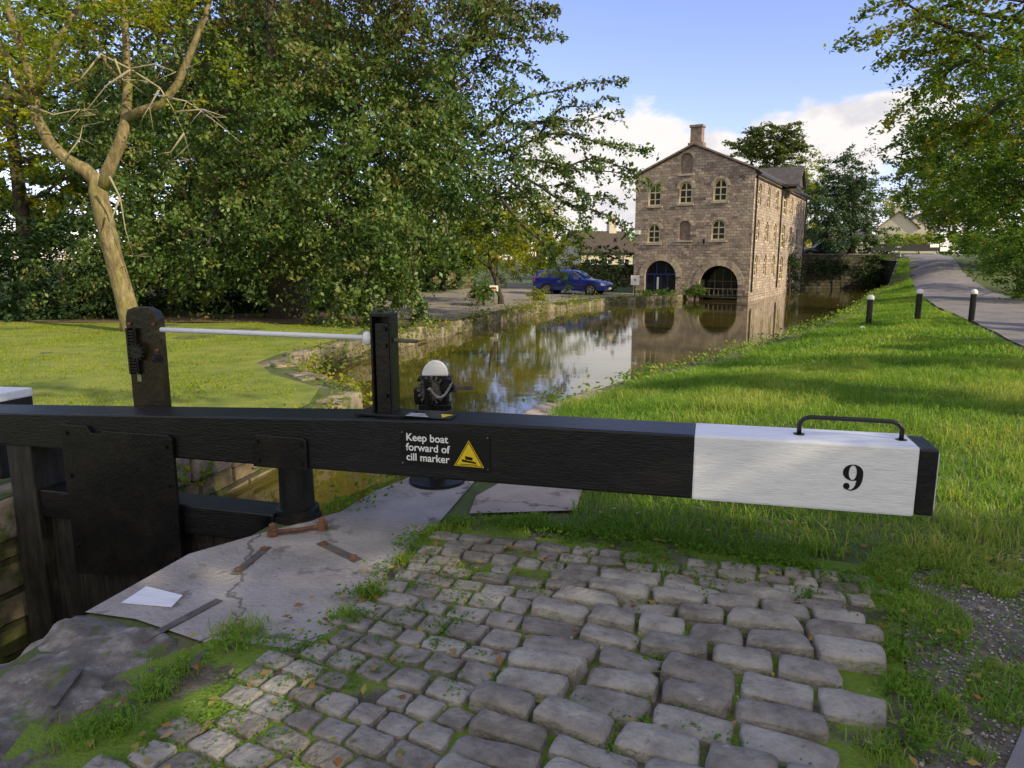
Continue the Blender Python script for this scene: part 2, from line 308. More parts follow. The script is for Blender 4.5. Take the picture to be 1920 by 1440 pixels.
def coping(name,ch,wd,mat,side,hgt=.3,seed=1,lo=.45,hi=.95,prot=.05,jz=.03,up=.03):
    r=random.Random(seed); pts=[Vector(p) for p in ch]; seg=[(a,b) for a,b in zip(pts[:-1],pts[1:])]; tot=sum((b-a).length for a,b in seg)
    def at_(s):
        for a,b in seg:
            l=(b-a).length
            if s<=l: return a.lerp(b,s/l),(b-a).normalized()
            s-=l
        return pts[-1],(seg[-1][1]-seg[-1][0]).normalized()
    s=0; bm=MB()
    while s<tot-.2:
        l=r.uniform(lo,hi); p,d=at_(s+l/2); n=Vector((-d.y,d.x))*side
        w_=wd*r.uniform(.75,1.15); c=p+n*(w_/2-prot)
        zt=z1(*(p+n*.25))+up+r.uniform(-jz,jz); zc=zt-hgt/2; tilt=r.uniform(-.04,.04)
        bm.box((c.x,c.y,zc),(d.x*(l/2-.015),d.y*(l/2-.015),tilt*l/2),(n.x*w_/2,n.y*w_/2,r.uniform(-.03,.03)),(0,0,hgt/2)); s+=l
    return tag(bm.build(name,mat,bevel=.035,seg=2,smooth=True),kind='structure')
coping('coping',RC[9:13],.55,m_pave2,-1,seed=3,hgt=.3,up=.02,jz=.01)
coping('coping',RC[12:17],.35,m_cop,-1,seed=4,hgt=.35,up=-.04)
coping('coping',LC[2:9],.45,m_cop,1,seed=5,hgt=.3,up=.01,jz=.035,lo=.3,hi=.75)
coping('coping',LC[8:15],.45,m_cop,1,seed=6,hgt=.4,jz=.07,up=.03,lo=.3,hi=.8)
coping('coping',LC[3:9],.35,m_cop,1,seed=15,hgt=.3,jz=.04,up=-.03,prot=-.38,lo=.25,hi=.6)
slab=[G(355,1042),G(490,1003),G(560,985),G(640,962),G(700,925),(-.72,5.3),(-.45,6.6),(-.2,6.6),(.15,5.4),G(890,905),G(800,1010),G(720,1090),G(645,1180),G(560,1225),G(400,1215),G(255,1165),G(160,1152)]
sheet('lockside_slab',slab,m_slab,.012,.3)
sheet('lockside_paving',[(.0,5.9),(.52,5.6),G(1092,922),G(1080,962),G(880,968),(-.25,4.75),(.05,5.3)],m_pave2,.02,.3)
e=Vector((.964,-.267)); fo=Vector((-.267,-.964))
cob=[G(835,1003),G(1000,1003),G(1250,1035),G(1645,1100),G(1655,1250),G(1600,1440),(.85,.9),(-1.2,.9),G(200,1440),G(290,1360),G(480,1260),G(640,1185),G(760,1080)]
sheet('cobble_bed',[G(800,990),G(1100,985),G(1680,1075),G(1710,1440),(1.2,.6),(-2.2,.6),G(0,1440),G(60,1360),G(250,1260),G(400,1205),G(560,1225),G(645,1180),G(720,1090)],m_bed,.018,.3)
sheet('gravel',[G(1700,1080),G(1990,1040),(4.5,3.2),(4.6,1),(1.0,.6),G(1700,1440)],m_gravel,.010,.3)
pathL=[(.9,1.0),(1.5,1.95),(2.1,2.55),(3.4,3.6),(5.0,5.5),(7.2,9),(9.9,13.4),(13,20),(15.6,26),(20.5,36),(26,47),(33,60),(39,72)]
pathR=[(3.4,-1),(4.5,1),(5.5,3),(7.5,5.5),(10.2,9),(13.2,13.4),(16.5,20),(19.4,26),(24.5,36),(29.5,47),(36.5,60),(42.5,72)]
sheet('towpath',pathL+pathR[::-1],m_asph,.028,.8)
sheet('lawn',[(-3.7,5.6),(-3.15,7.7),(-2.8,9.6),(-3.0,10.9),(-4.2,12.2),(-4.9,13.6),(-4.8,15.2),(-4.2,18.2),(-4.6,23),(-12,24),(-30,23),(-30,6)],m_lawn,.012,.8)
sheet('woodland_floor',[(-60,23.3),(-12,24.2),(-4.5,23.2),(-3.2,25),(-5,33),(-12,60),(-60,60)],m_litter,.015,2.)
sheet('car_park',[(-4.3,25.4),(-2,24.8),(.3,32),(4.4,39.4),(9.0,42.2),(9.8,44),(4.5,46),(4,60),(-25,62),(-8,36)],m_park,.03,1.5)
def cobbles():
    r=random.Random(3); V=[];Fc=[];SM=[]; O=Vector(G(835,1003))
    lin=[-1,-.95,-.82,-.3,.3,.82,.95,1]; n=len(lin); b=0.02
    def kf(b): return .20*float(sm(.2,1.7,b))
    while b<4.0:
        wd0=r.uniform(.095,.130); a=-3.0+r.uniform(0,.3); k0=kf(b); dk=(kf(b+.1)-k0)/.1; ph=math.atan(k0)
        while a<3.8:
            sc_=min(1.5,max(.72,1+a*dk)); wd=wd0*sc_
            right=a>.65 and b>.3
            l=r.uniform(.21,.34) if right else r.uniform(.115,.20)
            bend=.015*math.sin(a*2+b)
            c=O+e*(a+l/2)+fo*(b+(a+l/2)*k0+wd/2+bend)
            if inpoly(np.array([c.x]),np.array([c.y]),cob)[0] and r.random()>.04:
                hh=r.uniform(.014,.026)+(r.uniform(.008,.045) if right else 0); rot=ph+r.uniform(-.05,.05); am=.09 if right else .045; tx,ty=r.uniform(-am,am),r.uniform(-am,am)
                ca,sa=math.cos(rot),math.sin(rot); k=len(V); g=.0008+r.uniform(0,.004)
                sk=[r.uniform(-.09,.09) for _ in range(4)]; seed=r.uniform(0,99)
                for t in lin:
                    for s in lin:
                        mx=max(abs(s),abs(t)); pp=8.0; rr=(abs(s)**pp+abs(t)**pp)**(1/pp); q=mx/rr if rr>0 else 1
                        wob=noise.noise(Vector((s*1.3+seed,t*1.3,3.1)))*.07
                        x=s*q*(l/2-g)*(1+sk[0]*t+wob); y=t*q*(wd/2-g)*(1+sk[1]*s+wob)
                        nn=noise.noise(Vector((s*2.2+seed,t*1.8,seed)))*.008
                        z=0 if mx>=1 else (hh*.80 if mx>.9 else hh)+nn+x*tx+y*ty
                        xx,yy=x*ca-y*sa,x*sa+y*ca; p=c+e*xx+fo*yy
                        V.append((p.x,p.y,.017+z if mx<1 else .002))
                for i in range(n-1):
                    for j in range(n-1):
                        Fc.append((k+i*n+j,k+(i+1)*n+j,k+(i+1)*n+j+1,k+i*n+j+1)); SM.append(0<i<n-2 and 0<j<n-2)
            a+=l+.005
        b+=wd0+.008
    me=bpy.data.meshes.new('cobbles'); me.from_pydata(V,[],Fc); bm=bmesh.new(); bm.from_mesh(me); bmesh.ops.recalc_face_normals(bm,faces=bm.faces); bm.to_mesh(me); bm.free()
    me.polygons.foreach_set('use_smooth',SM)
    return tag(link('cobbled_paving',me,m_cobble),kind='structure')
cobbles()
def roughstone(name,poly,h,seed,mat,s=.035):
    p=dens(poly,s*2); xs=[a for a,b in poly]; ys=[b for a,b in poly]; x,y=grid(min(xs),max(xs),min(ys),max(ys),s,poly,.1)
    def zz(X,Y):
        d=pdist(X,Y,list(poly)+[poly[0]]); nn=np.array([noise.fractal(Vector((a*3.2,b*3.2,seed)),.7,2.1,6) for a,b in zip(X,Y)])
        return -.1*(d<.01)+ (h*(.25+.75*sm(0,.22,d))+nn*.04)*(d>=.01)
    return tag(cdt(name,p,None,list(zip(x,y)),zz,mat),kind='structure')
roughstone('lockside_boulder_coping',[G(150,1155),G(260,1168),G(420,1220),G(330,1290),G(200,1330),(-1.75,2.0),(-2.2,1.9),(-2.17,2.6),(-2.05,3.1)],.025,1,m_rough)
roughstone('lockside_boulder_coping',[(-2.22,1.86),(-1.78,1.96),G(190,1338),G(90,1400),(-1.4,1.2),(-2.3,1.0)],.035,2,m_rough)
def flatbar(u0,v0,u1,v1,wd,mat,label,bolts=((.12),(.88)),z=.014,th=.004,name='iron_strap'):
    a=Vector(G(u0,v0));b=Vector(G(u1,v1)); d=(b-a); n=Vector((-d.y,d.x)).normalized()*wd/2; c=(a+b)/2
    t=thing(name,label,'iron strap',(c.x,c.y,.012))
    MB().box((c.x,c.y,z+th/2),(d.x/2,d.y/2,0),(n.x,n.y,0),(0,0,th/2)).build('bar',mat,t,bevel=.0015)
    for q in bolts:
        p=a+d*q; MB().lathe((p.x,p.y,z+th),[(.022,-.002),(.022,.012),(.012,.016)],6).build('bolt',m_rust,t)
    return t
flatbar(600,1022,672,1056,.055,m_dkiron,'dark iron strap with two bolts set in the slab right of the gate post')
flatbar(502,1030,440,1082,.05,m_dkiron,'worn iron strap running from the gate post toward the lock edge')
flatbar(412,1130,262,1210,.045,m_dkiron,'long rusty iron strip let into the slab near the lock edge',bolts=())
flatbar(150,1275,95,1350,.05,m_dkiron,'short iron bar lying in the rough mossy edge stone',bolts=(),z=.055)
p4=[G(275,1105),G(343,1122),G(322,1144),G(228,1136)]
tag(MB().prism([(x,y,.0145) for x,y in p4],(0,0,.003)).build('painted_mark',m_white),'white painted rectangle on the lock edge slab','painted mark')
# ------------------------------------------------ the lock gate
R=Vector((1.96,3.3,0)); U=Vector((-.9637,.267,0)); NN=Vector((.267,.9637,0)); Z=Vector((0,0,1)); EX=-U
def b(t,w,z): return R+U*t+NN*w+Z*z
def bt(u,v=800,w=0.0):
    r=ray(u,v); k=r.x/r.y; rx,ry=R.x+NN.x*w,R.y+NN.y*w; return (rx-ry*k)/(.9637+.267*k)
thp=bt(557,930,.15)
gate=thing('lock_gate','black lock gate with long balance beam ending in a white block numbered 9','lock gate',tuple(b(thp,.15,0)))
def topz(t): return .755-.02*min(t,3)/3-(.045*max(0,t-2.6))
def beam_piece(t0,t1,inset=0,n=8,z0=.41):
    m=MB(); vs=[];fs=[]
    for i in range(n+1):
        t=t0+(t1-t0)*i/n; zb=z0-.008*t
        vs+=[b(t,inset,zb+inset),b(t,.30-inset,zb+inset),b(t,.30-inset,topz(t)-inset),b(t,inset,topz(t)-inset)]
    for i in range(n):
        k=i*4
        for j in range(4): fs.append((k+j,k+(j+1)%4,k+4+(j+1)%4,k+4+j))
    fs+=[(3,2,1,0),(4*n,4*n+1,4*n+2,4*n+3)]
    return m.add(vs,fs)
tw=bt(1300,870)
beam_piece(tw,6.1).build('balance_beam',m_black,gate,bevel=.012)
beam_piece(0,tw+.001,-.0015,2).build('white_end_block',m_white,gate,bevel=.012)
beam_piece(-.085,-.002,.006,1).build('end_band',m_iron,gate,bevel=.01)
beam_piece(-.095,-.087,.03,1).build('end_cap',m_white,gate,bevel=.003)
ta,tb=bt(1498,812,.15),bt(1690,822,.15); zt=topz(.5)
hp=[b(ta,.15,zt-.02),b(ta,.15,zt+.06),b(ta-.02,.15,zt+.085),b(ta-.05,.15,zt+.095),b(tb+.05,.15,zt+.095),b(tb+.02,.15,zt+.085),b(tb,.15,zt+.06),b(tb,.15,zt-.02)]
hd=MB().tube(hp,.012,10).build('grab_handle',m_iron,gate,smooth=True)
for t in (ta,tb): MB().lathe(b(t,.15,zt),[(.028,0),(.028,.006),(.02,.008)],12).build('handle_base',m_iron,hd)
def nine(parent):
    sx,sz=.115,.135; c=b(bt(1598,900),-.0035,.585)
    def P(x,y): return c+EX*(x*sx)+Z*(y*sz)
    m=MB(); n=32; vs=[];fs=[]
    for i in range(n):
        t=2*math.pi*i/n; vs.append(P(.40*math.cos(t),.19+.31*math.sin(t))); vs.append(P(-.01+.155*math.cos(t),.19+.275*math.sin(t)))
    for i in range(n): fs.append((2*i,2*i+1,(2*i+3)%(2*n),(2*i+2)%(2*n)))
    m.add(vs,fs)
    outer=[(.40,.19),(.405,.05),(.38,-.12),(.31,-.29),(.20,-.41),(.06,-.48),(-.08,-.5),(-.20,-.47)]
    inner=[(.15,.19),(.16,.02),(.15,-.14),(.12,-.28),(.06,-.38),(0,-.435),(-.08,-.455),(-.17,-.44)]
    vs=[];fs=[]
    for o,i in zip(outer,inner): vs+=[P(*o),P(*i)]
    vs=[v-NN*.0008 for v in vs]
    for i in range(len(outer)-1): fs.append((2*i,2*i+1,2*i+3,2*i+2))
    m.add(vs,fs)
    m.add([P(-.22+.13*math.cos(t),-.33+.125*math.sin(t))-NN*.0012 for t in [2*math.pi*i/16 for i in range(16)]],[tuple(range(16))])
    return m.build('painted_number',m_sign,parent)
nine(gate)
t0,t1=bt(330,850),bt(125,850)
def fp(t,z,w=-.03): return b(t,w,z)
pv=[fp(t1,.555),fp(t1-.22,.555),fp(t1-.25,.51),fp(t1-.33,.505),fp(t1-.36,.53),fp(t0+.03,.535),fp(t0,.51),fp(t0,-.42),fp(t1,-.52)]
cb=MB().prism(pv,NN*.028).build('paddle_cover_board',m_iron,gate,bevel=.004)
def bolts(lst,parent,mat=m_iron,r=.014):
    for p,q in lst: MB().tube([p,q],r,8).build('bolt',mat,parent)
bolts([(fp(t,z,-.045),fp(t,z,-.03)) for t,z in ((t0+.05,.46),(t1-.05,.5),(t0+.05,-.3),(t1-.05,-.3),(t0+.05,.2),(t1-.05,.2))],cb)
t0,t1=bt(578,850),bt(477,850)
pl_=MB().prism([fp(t0,.56,-.02),fp(t0+.02,.58,-.02),fp(t1-.02,.58,-.02),fp(t1,.56,-.02),fp(t1,.375,-.02),fp(t0,.375,-.02)],NN*.018).build('strap_plate',m_iron,gate,bevel=.004)
bolts([(fp(t,z,-.032),fp(t,z,-.02)) for t,z in ((t0+.04,.54),(t1-.04,.54),(t0+.04,.42),(t1-.04,.42))],pl_,r=.012)
hc=b(thp,.15,0)
MB().lathe(hc,[(.15,0),(.15,.03),(.115,.035),(.11,.06),(.105,.41)],20).build('heel_post',m_iron,gate)
MB().lathe(hc,[(.135,.028),(.135,.075),(.118,.08)],20).build('post_collar',m_iron,gate)
MB().box(b(thp+.2,.14,-.01),U*.09,NN*.11,Z*.05).build('rail_shoe',m_iron,gate,bevel=.01)
MB().box((b(thp+.1,.14,-.05)+b(5.5,.14,-.05))/2,U*((5.5-thp-.1)/2),NN*.11,Z*.10).build('top_rail',m_black,gate,bevel=.01)
bd=MB(); t=thp+.06
while t<5.5: bd.box(b(t+.095,.14,-1.7),U*.093,NN*.035,Z*1.56); t+=.19
bd.build('gate_boarding',m_dwood,gate,bevel=.006)
MB().box(b(thp-.02,.13,-1.6),U*.13,NN*.13,Z*1.57).build('heel_timber',m_black,gate,bevel=.01)
MB().box(b(5.62,.15,-1.3),U*.11,NN*.14,Z*1.68).build('mitre_post',m_dwood,gate,bevel=.012)
tp=bt(722,690,.155); pz=topz(tp)
MB().box(b(tp,.16,pz+.008),U*.16,NN*.10,Z*.008).build('base_plate',m_iron,gate,bevel=.004)
rp=MB(); rp.box(b(tp,.20,pz+.305),U*.068,NN*.008,Z*.29); rp.box(b(tp+.062,.155,pz+.305),U*.007,NN*.045,Z*.29); rp.box(b(tp-.062,.155,pz+.305),U*.007,NN*.045,Z*.29); rp.box(b(tp,.16,pz+.28),U*.045,NN*.035,Z*.27)
rp.box(b(tp,.155,pz+.60),U*.07,NN*.05,Z*.01)
rpo=rp.build('rack_post',m_iron,gate,bevel=.003)
bolts([(b(tp-.02,.10,pz+z),b(tp-.02,.13,pz+z)) for z in (.12,.42,.52)],rpo)
zr=1.185
rod=MB().tube([b(tp+.09,.14,zr),b(bt(303,624,.27),.27,zr-.005)],.0165,12).build('white_rod',m_white,gate,smooth=True)
MB().lathe(b(tp+.092,.12,zr+.0),[(.01,-.04),(.024,-.03),(.028,0),(.024,.03),(.01,.04)],12).build('rod_knob',m_white,rod,smooth=True)
MB().tube([b(tp-.06,.15,zr-.01),b(tp-.22,.14,zr-.012)],[.014,.011],8).build('spindle',m_dkiron,gate)
tl=bt(276,680,.33)
pl=[(-.135,-.42),(.135,-.42),(.135,.52),(.115,.565),(.05,.595),(-.05,.595),(-.115,.575),(-.135,.52)]
rb=MB().prism([b(tl-x,.315,.73+z) for x,z in pl],NN*.06).build('rack_board',m_brass,gate,bevel=.004)
gr=MB()
for i in range(15): gr.box(b(tl+.075,.295,.88+i*.02),U*.028,NN*.012,Z*.006)
gr.box(b(tl+.105,.295,1.02),U*.008,NN*.015,Z*.16)
gr.box(b(tl+.045,.30,1.02),U*.008,NN*.010,Z*.16)
gr.build('toothed_rack',m_iron,gate)
gw=MB(); gw.tube([b(tl+.03,.27,1.02),b(tl+.03,.315,1.02)],.05,16)
for i in range(12):
    a=2*math.pi*i/12; gw.box(b(tl+.03+.055*math.cos(a),.285,1.02+.055*math.sin(a)),(U*math.cos(a)+Z*math.sin(a))*.01,NN*.012,(Z*math.cos(a)-U*math.sin(a))*.006)
gw.build('pinion',m_iron,gate)
MB().tube([b(tl-.10,.30,.98),b(tl-.155,.27,.98)],.03,10).build('shaft_boss',m_iron,gate)
MB().box(b(tl+.06,.312,.835),U*.016,NN*.002,Z*.028).build('metal_tag',m_tagm,gate)
bolts([(b(tl+x,.30,.75+z),b(tl+x,.316,.75+z)) for x,z in((-.1,.46),(.1,.46),(-.11,.25),(-.11,.28))],rb,m_rust,.012)
s0,s1=bt(752,840),bt(919,840)
sg=MB().box((b(s0,-.004,.568)+b(s1,-.004,.568))/2,U*((s0-s1)/2),NN*.003,Z*.108).build('warning_sign',m_sign,gate,bevel=.001)
bolts([(b(t_,-.009,z_),b(t_,-.006,z_)) for t_ in (s0-.012,s1+.012) for z_ in (.475,.66)],sg,m_dkiron,.006)
def text(body,size,mat,parent,o,ex,ez,name='lettering',spacing=1.0,bold=0.0):
    cu=bpy.data.curves.new('t','FONT'); cu.body=body; cu.size=size; cu.space_line=spacing; cu.offset=bold
    ob=bpy.data.objects.new('t',cu); C.objects.link(ob); bpy.context.view_layer.update()
    me=bpy.data.meshes.new_from_object(ob.evaluated_get(bpy.context.evaluated_depsgraph_get())); bpy.data.objects.remove(ob)
    ny=ex.cross(ez)
    M_=Matrix(((ex.x,ez.x,ny.x,o.x),(ex.y,ez.y,ny.y,o.y),(ex.z,ez.z,ny.z,o.z),(0,0,0,1))); me.transform(M_); me.name=name
    me.materials.clear(); return link(name,me,mat,parent)
text('Keep boat\nforward of\ncill marker',.062,m_wht,sg,b(s0-.035,-.0082,.612),EX,Z,spacing=.95,bold=.0012)
k=bt(880,850)
tri=lambda s,z0,w:[b(k+.085*s,w,z0),b(k-.085*s,w,z0),b(k,w,z0+.145*s)]
MB().add(tri(1.06,.483,-.0080),[(0,1,2)]).build('triangle_border',m_yel,sg)
MB().add(tri(.98,.487,-.0086),[(0,1,2)]).build('triangle_border',m_sign,sg)
MB().add(tri(.90,.490,-.0092),[(0,1,2)]).build('warning_triangle',m_yel,sg)
q=MB()
q.add([b(k+.045,-.0098,.525),b(k-.04,-.0098,.513),b(k-.045,-.0098,.502),b(k+.04,-.0098,.510)],[(0,1,2,3)])
q.add([b(k+.022,-.0098,.545),b(k-.022,-.0098,.538),b(k-.022,-.0098,.520),b(k+.022,-.0098,.525)],[(0,1,2,3)])
q.add([b(k+.05,-.0098,.498),b(k-.05,-.0098,.498),b(k-.05,-.0098,.494),b(k+.05,-.0098,.494)],[(0,1,2,3)])
q.build('boat_symbol',m_sign,sg)
tc2=bt(806,780,.12); zp=topz(tc2)
sp2=MB().box(b(tc2,.10,zp+.003),U*.16,NN*.06,Z*.002).build('top_label_plate',m_sign,gate)
MB().add([b(tc2-.14,.15,zp+.0055),b(tc2-.06,.15,zp+.0055),b(tc2-.10,.06,zp+.0055)],[(0,1,2)]).build('yellow_triangle',m_yel,sp2)
q=MB()
for i in range(3): q.add([b(tc2+.05+a,.06+.03*i+c_,zp+.0055) for a,c_ in ((.08,0),(-.06+.02*i,0),(-.06+.02*i,.012),(.08,.012))],[(0,1,2,3)])
q.build('white_print',m_wht,sp2)
an=thing('gate_anchor','rusty anchor strap with two bolts at the foot of the heel post','anchor strap',(hc.x,hc.y-.1,0.01))
pa=Vector((*G(512,1008),0)); pb=Vector((*G(605,996),0))
MB().tube([pa+Z*.035,(pa+pb)/2+Z*.035+Vector((0,-.02,0)),pb+Z*.035],.014,8).build('strap',m_rust,an)
for p in(pa,pb):
    MB().lathe(p,[(.03,.0),(.034,.02),(.034,.055),(.02,.06),(.02,.085),(.012,.09)],8).build('bolt',m_rust,an)
cc=at(0,745,5.5)
o=thing('beam_end_block','white topped block at the left edge beyond the balance beam','block',(cc.x,cc.y,-.03))
MB().box((cc.x-.2,cc.y,.25),(.34,-.05,0),(.05,.15,0),(0,0,.32)).build('block_body',m_black,o,bevel=.01)
MB().box((cc.x-.2,cc.y,.60),(.345,-.05,0),(.05,.155,0),(0,0,.035)).build('white_top',m_white,o,bevel=.012)
# ------------------------------------------------ ground paddle gear
pc=Vector((*G(820,905),0))
pg=thing('paddle_gear','black ground paddle winding gear with white semicircular top','paddle gear',tuple(pc))
MB().lathe(pc,[(.21,.012),(.21,.035),(.19,.04),(.075,.05),(.07,.09),(.06,.55),(.075,.57),(.075,.6)],24).build('pedestal',m_iron,pg)
hx=Vector((1,0,0)); hy=Vector((0,1,0)); H=pc+Z*.69
hm=MB(); hm.box(H-hy*.05,hx*.095,hy*.012,Z*.13); hm.box(H+hy*.05,hx*.095,hy*.012,Z*.13); hm.box(H-Z*.10,hx*.12,hy*.075,Z*.02); hm.box(H+hx*-.09,hx*.012,hy*.055,Z*.1)
hm.box(H-Z*.02-hx*.12,hx*.035,hy*.04,Z*.05); hm.box(H+Z*.10,hx*.125,hy*.07,Z*.012); hm.box(H-hx*.13-Z*.06,hx*.02,hy*.03,Z*.03)
hm.build('gear_housing',m_iron,pg,bevel=.006)
sp=[H+Z*.125+hx*.094*math.cos(a)+Z*.108*math.sin(a)-hy*.03 for a in [math.pi*i/16 for i in range(17)]]
MB().prism(sp,hy*.06).build('semicircular_top',m_white,pg,bevel=.004)
def gearw(c,r,name):
    gm=MB(); gm.tube([c-hy*.045,c],r*.82,24)
    for i in range(16):
        a=2*math.pi*i/16; gm.box(c-hy*.025+hx*(r*.92*math.cos(a))+Z*r*.92*math.sin(a),(hx*math.cos(a)+Z*math.sin(a))*r*.18,hy*.02,(-hx*math.sin(a)+Z*math.cos(a))*r*.085)
    gm.tube([c-hy*.06,c-hy*.04],r*.3,12)
    gm.build(name,m_dkiron if name=='gear_wheel' else m_iron,pg)
gearw(H-hy*.065-hx*.02+Z*.03,.092,'gear_wheel'); gearw(H-hy*.07+hx*.09+Z*.06,.05,'pinion')
MB().tube([H-hy*.03+hx*.08+Z*.04,H-hy*.05+hx*.16+Z*.04],.034,12).box(H-hy*.052+hx*.22+Z*.04,hx*.065,hy*.014,Z*.014).build('winding_spindle',m_dkiron,pg)
rk=MB(); rk.box(H-hy*.12-hx*.05-Z*.05,hx*.015,hy*.01,Z*.17)
for i in range(14): rk.box(H-hy*.12-hx*.026-Z*(.2-.022*i),hx*.012,hy*.01,Z*.006)
rk.build('rack_bar',m_iron,pg)
chm=MB(); cp=[]
for i in range(26):
    s=i/25; cp.append(H+hx*(.13-.17*s)+hy*(-.14)+Z*(.085-.10*math.sin(math.pi*min(1,s*1.1))*.8-.04*s))
for i,p in enumerate(cp[:-1]):
    d=(cp[i+1]-p).normalized(); a=d.cross(hy).normalized() if i%2 else hy
    chm.tube([p+d*.011*math.cos(t)+a*.007*math.sin(t) for t in [2*math.pi*j/8 for j in range(9)]],.0028,5,cap=False)
chm.build('chain',m_rim,pg)
# ------------------------------------------------ bollards
def bollard(u,v,label,first=None):
    D=20.4; r=ray(u,v); x=r.x/r.y*D; zz=z1(x,D)
    if first:
        o=first.copy(); C.objects.link(o)
        for ch in first.children:
            c=ch.copy(); C.objects.link(c); c.parent=o
    else:
        o=thing('bollard','','bollard',(0,0,0))
        MB().lathe((0,0,0),[(.08,-.1),(.08,.80)],20).build('post',m_sign,o)
        MB().lathe((0,0,0),[(.09,.78),(.095,.80),(.092,.86),(.07,.895),(.04,.915),(.01,.92)],20).build('white_cap',m_wht,o,smooth=True)
    tag(o,label,'bollard','black bollards with white caps on the bank'); return o,(x,D,zz)
bo,l1=bollard(1629,600,'black white capped bollard nearest the canal edge')
b2,l2=bollard(1720,598,'middle of the three black white capped bollards on the grass',bo)
b3,l3=bollard(1821,598,'black white capped bollard nearest the asphalt path',bo)
bo.location=l1;b2.location=l2;b3.location=l3
x,y=G(1617,614,-.25); tag(MB().lathe((x,y,z1(x,y)),[(.09,-.05),(.09,.05),(.06,.08),(.01,.09)],12).build('mooring_stub',m_white),'low white stub in the grass at the water edge before the bollards','mooring stub')
# ------------------------------------------------ mill building
Cn=Vector((13.9,42.0,0)); fd=Vector((-.865,.501,0)); sd=Vector((.501,.865,0)); W=7.15; LEN=20.0
ZB=-1.0; EA=6.65; AP=8.25
FL=Cn+fd*W
mill=thing('stone_mill','tall stone canal mill with gable chimney and two big arches by the water','building',tuple(Cn))
def facp(u,v):
    r=ray(u,v); n=Vector((fd.y,-fd.x,0)); k=FL.dot(n)/r.dot(n); p=r*k; s=(Vector((p.x,p.y,0))-FL).dot(-fd); return s,p.z+CAMZ
def archpoly(cx,z0,w,h,rise=None,n=10):
    rise=w/2 if rise is None else rise; hz=z0+h-rise
    pts=[(cx-w/2,z0),(cx+w/2,z0)]
    for i in range(n+1):
        a=math.pi*i/n; pts.append((cx+w/2*math.cos(a),hz+rise*math.sin(a)))
    return pts
def face_wall(name,O,es,outer,holes,depth,nin,mat,parent):
    vs=[Vector(p) for p in outer]; n=len(vs); ed=[(i,(i+1)%n) for i in range(n)]
    for h in holes:
        k=len(vs); vs+=[Vector(p) for p in h]; ed+=[(k+i,k+(i+1)%len(h)) for i in range(len(h))]
    V,E,Fc,_,_,_=delaunay_2d_cdt(vs,ed,[],0,1e-5)
    v=[];f=[];uv=[]; P=[(q.x,q.y) for q in V]
    for q in P: v.append(O+es*q[0]+Z*q[1]); uv.append(q)
    for t in Fc:
        c=np.array([sum(P[i][0] for i in t)/3]),np.array([sum(P[i][1] for i in t)/3])
        if not inpoly(c[0],c[1],outer)[0]: continue
        if any(inpoly(c[0],c[1],h)[0] for h in holes): continue
        f.append(tuple(t))
    for h in holes:
        k=len(v); m=len(h)
        for a,b_ in h: v.append(O+es*a+Z*b_); uv.append((a,b_))
        for a,b_ in h: v.append(O+es*a+Z*b_+nin*depth); uv.append((a+depth,b_+.1))
        for i in range(m): f.append((k+i,k+(i+1)%m,k+m+(i+1)%m,k+m+i))
    me=bpy.data.meshes.new(name); me.from_pydata([tuple(q) for q in v],[],f); bm=bmesh.new(); bm.from_mesh(me); bm.normal_update()
    for fc in bm.faces:
        if abs(fc.normal.dot(nin))>.9 and fc.normal.dot(nin)>0: fc.normal_flip()
    bm.to_mesh(me); bm.free()
    u=me.uv_layers.new(name='uv')
    for l in me.loops: u.data[l.index].uv=uv[l.vertex_index]
    return link(name,me,mat,parent)
def window(O,es,nin,cx,z0,w,h,parent,rise=None,depth=.12,bars=2,name='window'):
    pl=archpoly(cx,z0,w,h,rise,8)
    pane=MB().prism([O+es*a+Z*c+nin*depth for a,c in pl],nin*.02).build(name,m_glass,parent)
    m=MB(); k=.085; cxm,czm=cx,z0+h/2
    ins=[(cxm+(a-cxm)*(1-2*k/w),czm+(c-czm)*(1-2*k/h)) for a,c in pl]
    vs=[];fs=[];n=len(pl)
    for a,c in pl: vs.append(O+es*a+Z*c+nin*(depth-.03))
    for a,c in ins: vs.append(O+es*a+Z*c+nin*(depth-.03))
    for i in range(n): fs.append((i,(i+1)%n,n+(i+1)%n,n+i))
    m.add(vs,fs)
    for i in range(1,bars):
        xx=cx-w/2+w*i/bars; m.box(O+es*xx+Z*(z0+h*.47)+nin*(depth-.02),es*.035,nin*.012,Z*(h*.46))
    m.box(O+es*cx+Z*(z0+h*.62)+nin*(depth-.021),es*(w/2-.03),nin*.012,Z*.035); m.box(O+es*cx+Z*(z0+h*.3)+nin*(depth-.021),es*(w/2-.03),nin*.012,Z*.025)
    m.build('frame',m_frame,pane)
    return pane
def surround(O,es,nout,cx,z0,w,h,t,parent,rise=None,name='arch_surround',full=False):
    r=w/2 if rise is None else rise; hz=z0+h-r; m=MB(); n=13
    for i in range(n):
        a0=math.pi*i/n+.01; a1=math.pi*(i+1)/n-.01
        q=[(cx+w/2*math.cos(a0),hz+r*math.sin(a0)),(cx+(w/2+t)*math.cos(a0),hz+(r+t)*math.sin(a0)),(cx+(w/2+t)*math.cos(a1),hz+(r+t)*math.sin(a1)),(cx+w/2*math.cos(a1),hz+r*math.sin(a1))]
        m.prism([O+es*a+Z*c-nout*.02 for a,c in q],nout*.05)
    m.build(name,m_arch,parent)
    if full: MB().box(O+es*cx+Z*(z0-.06)+nout*.02,es*(w/2+.12),nout*.05,Z*.06).build('sill',m_arch,parent)
O=FL.copy(); es=-fd; nin=sd; holes=[]; wins=[]
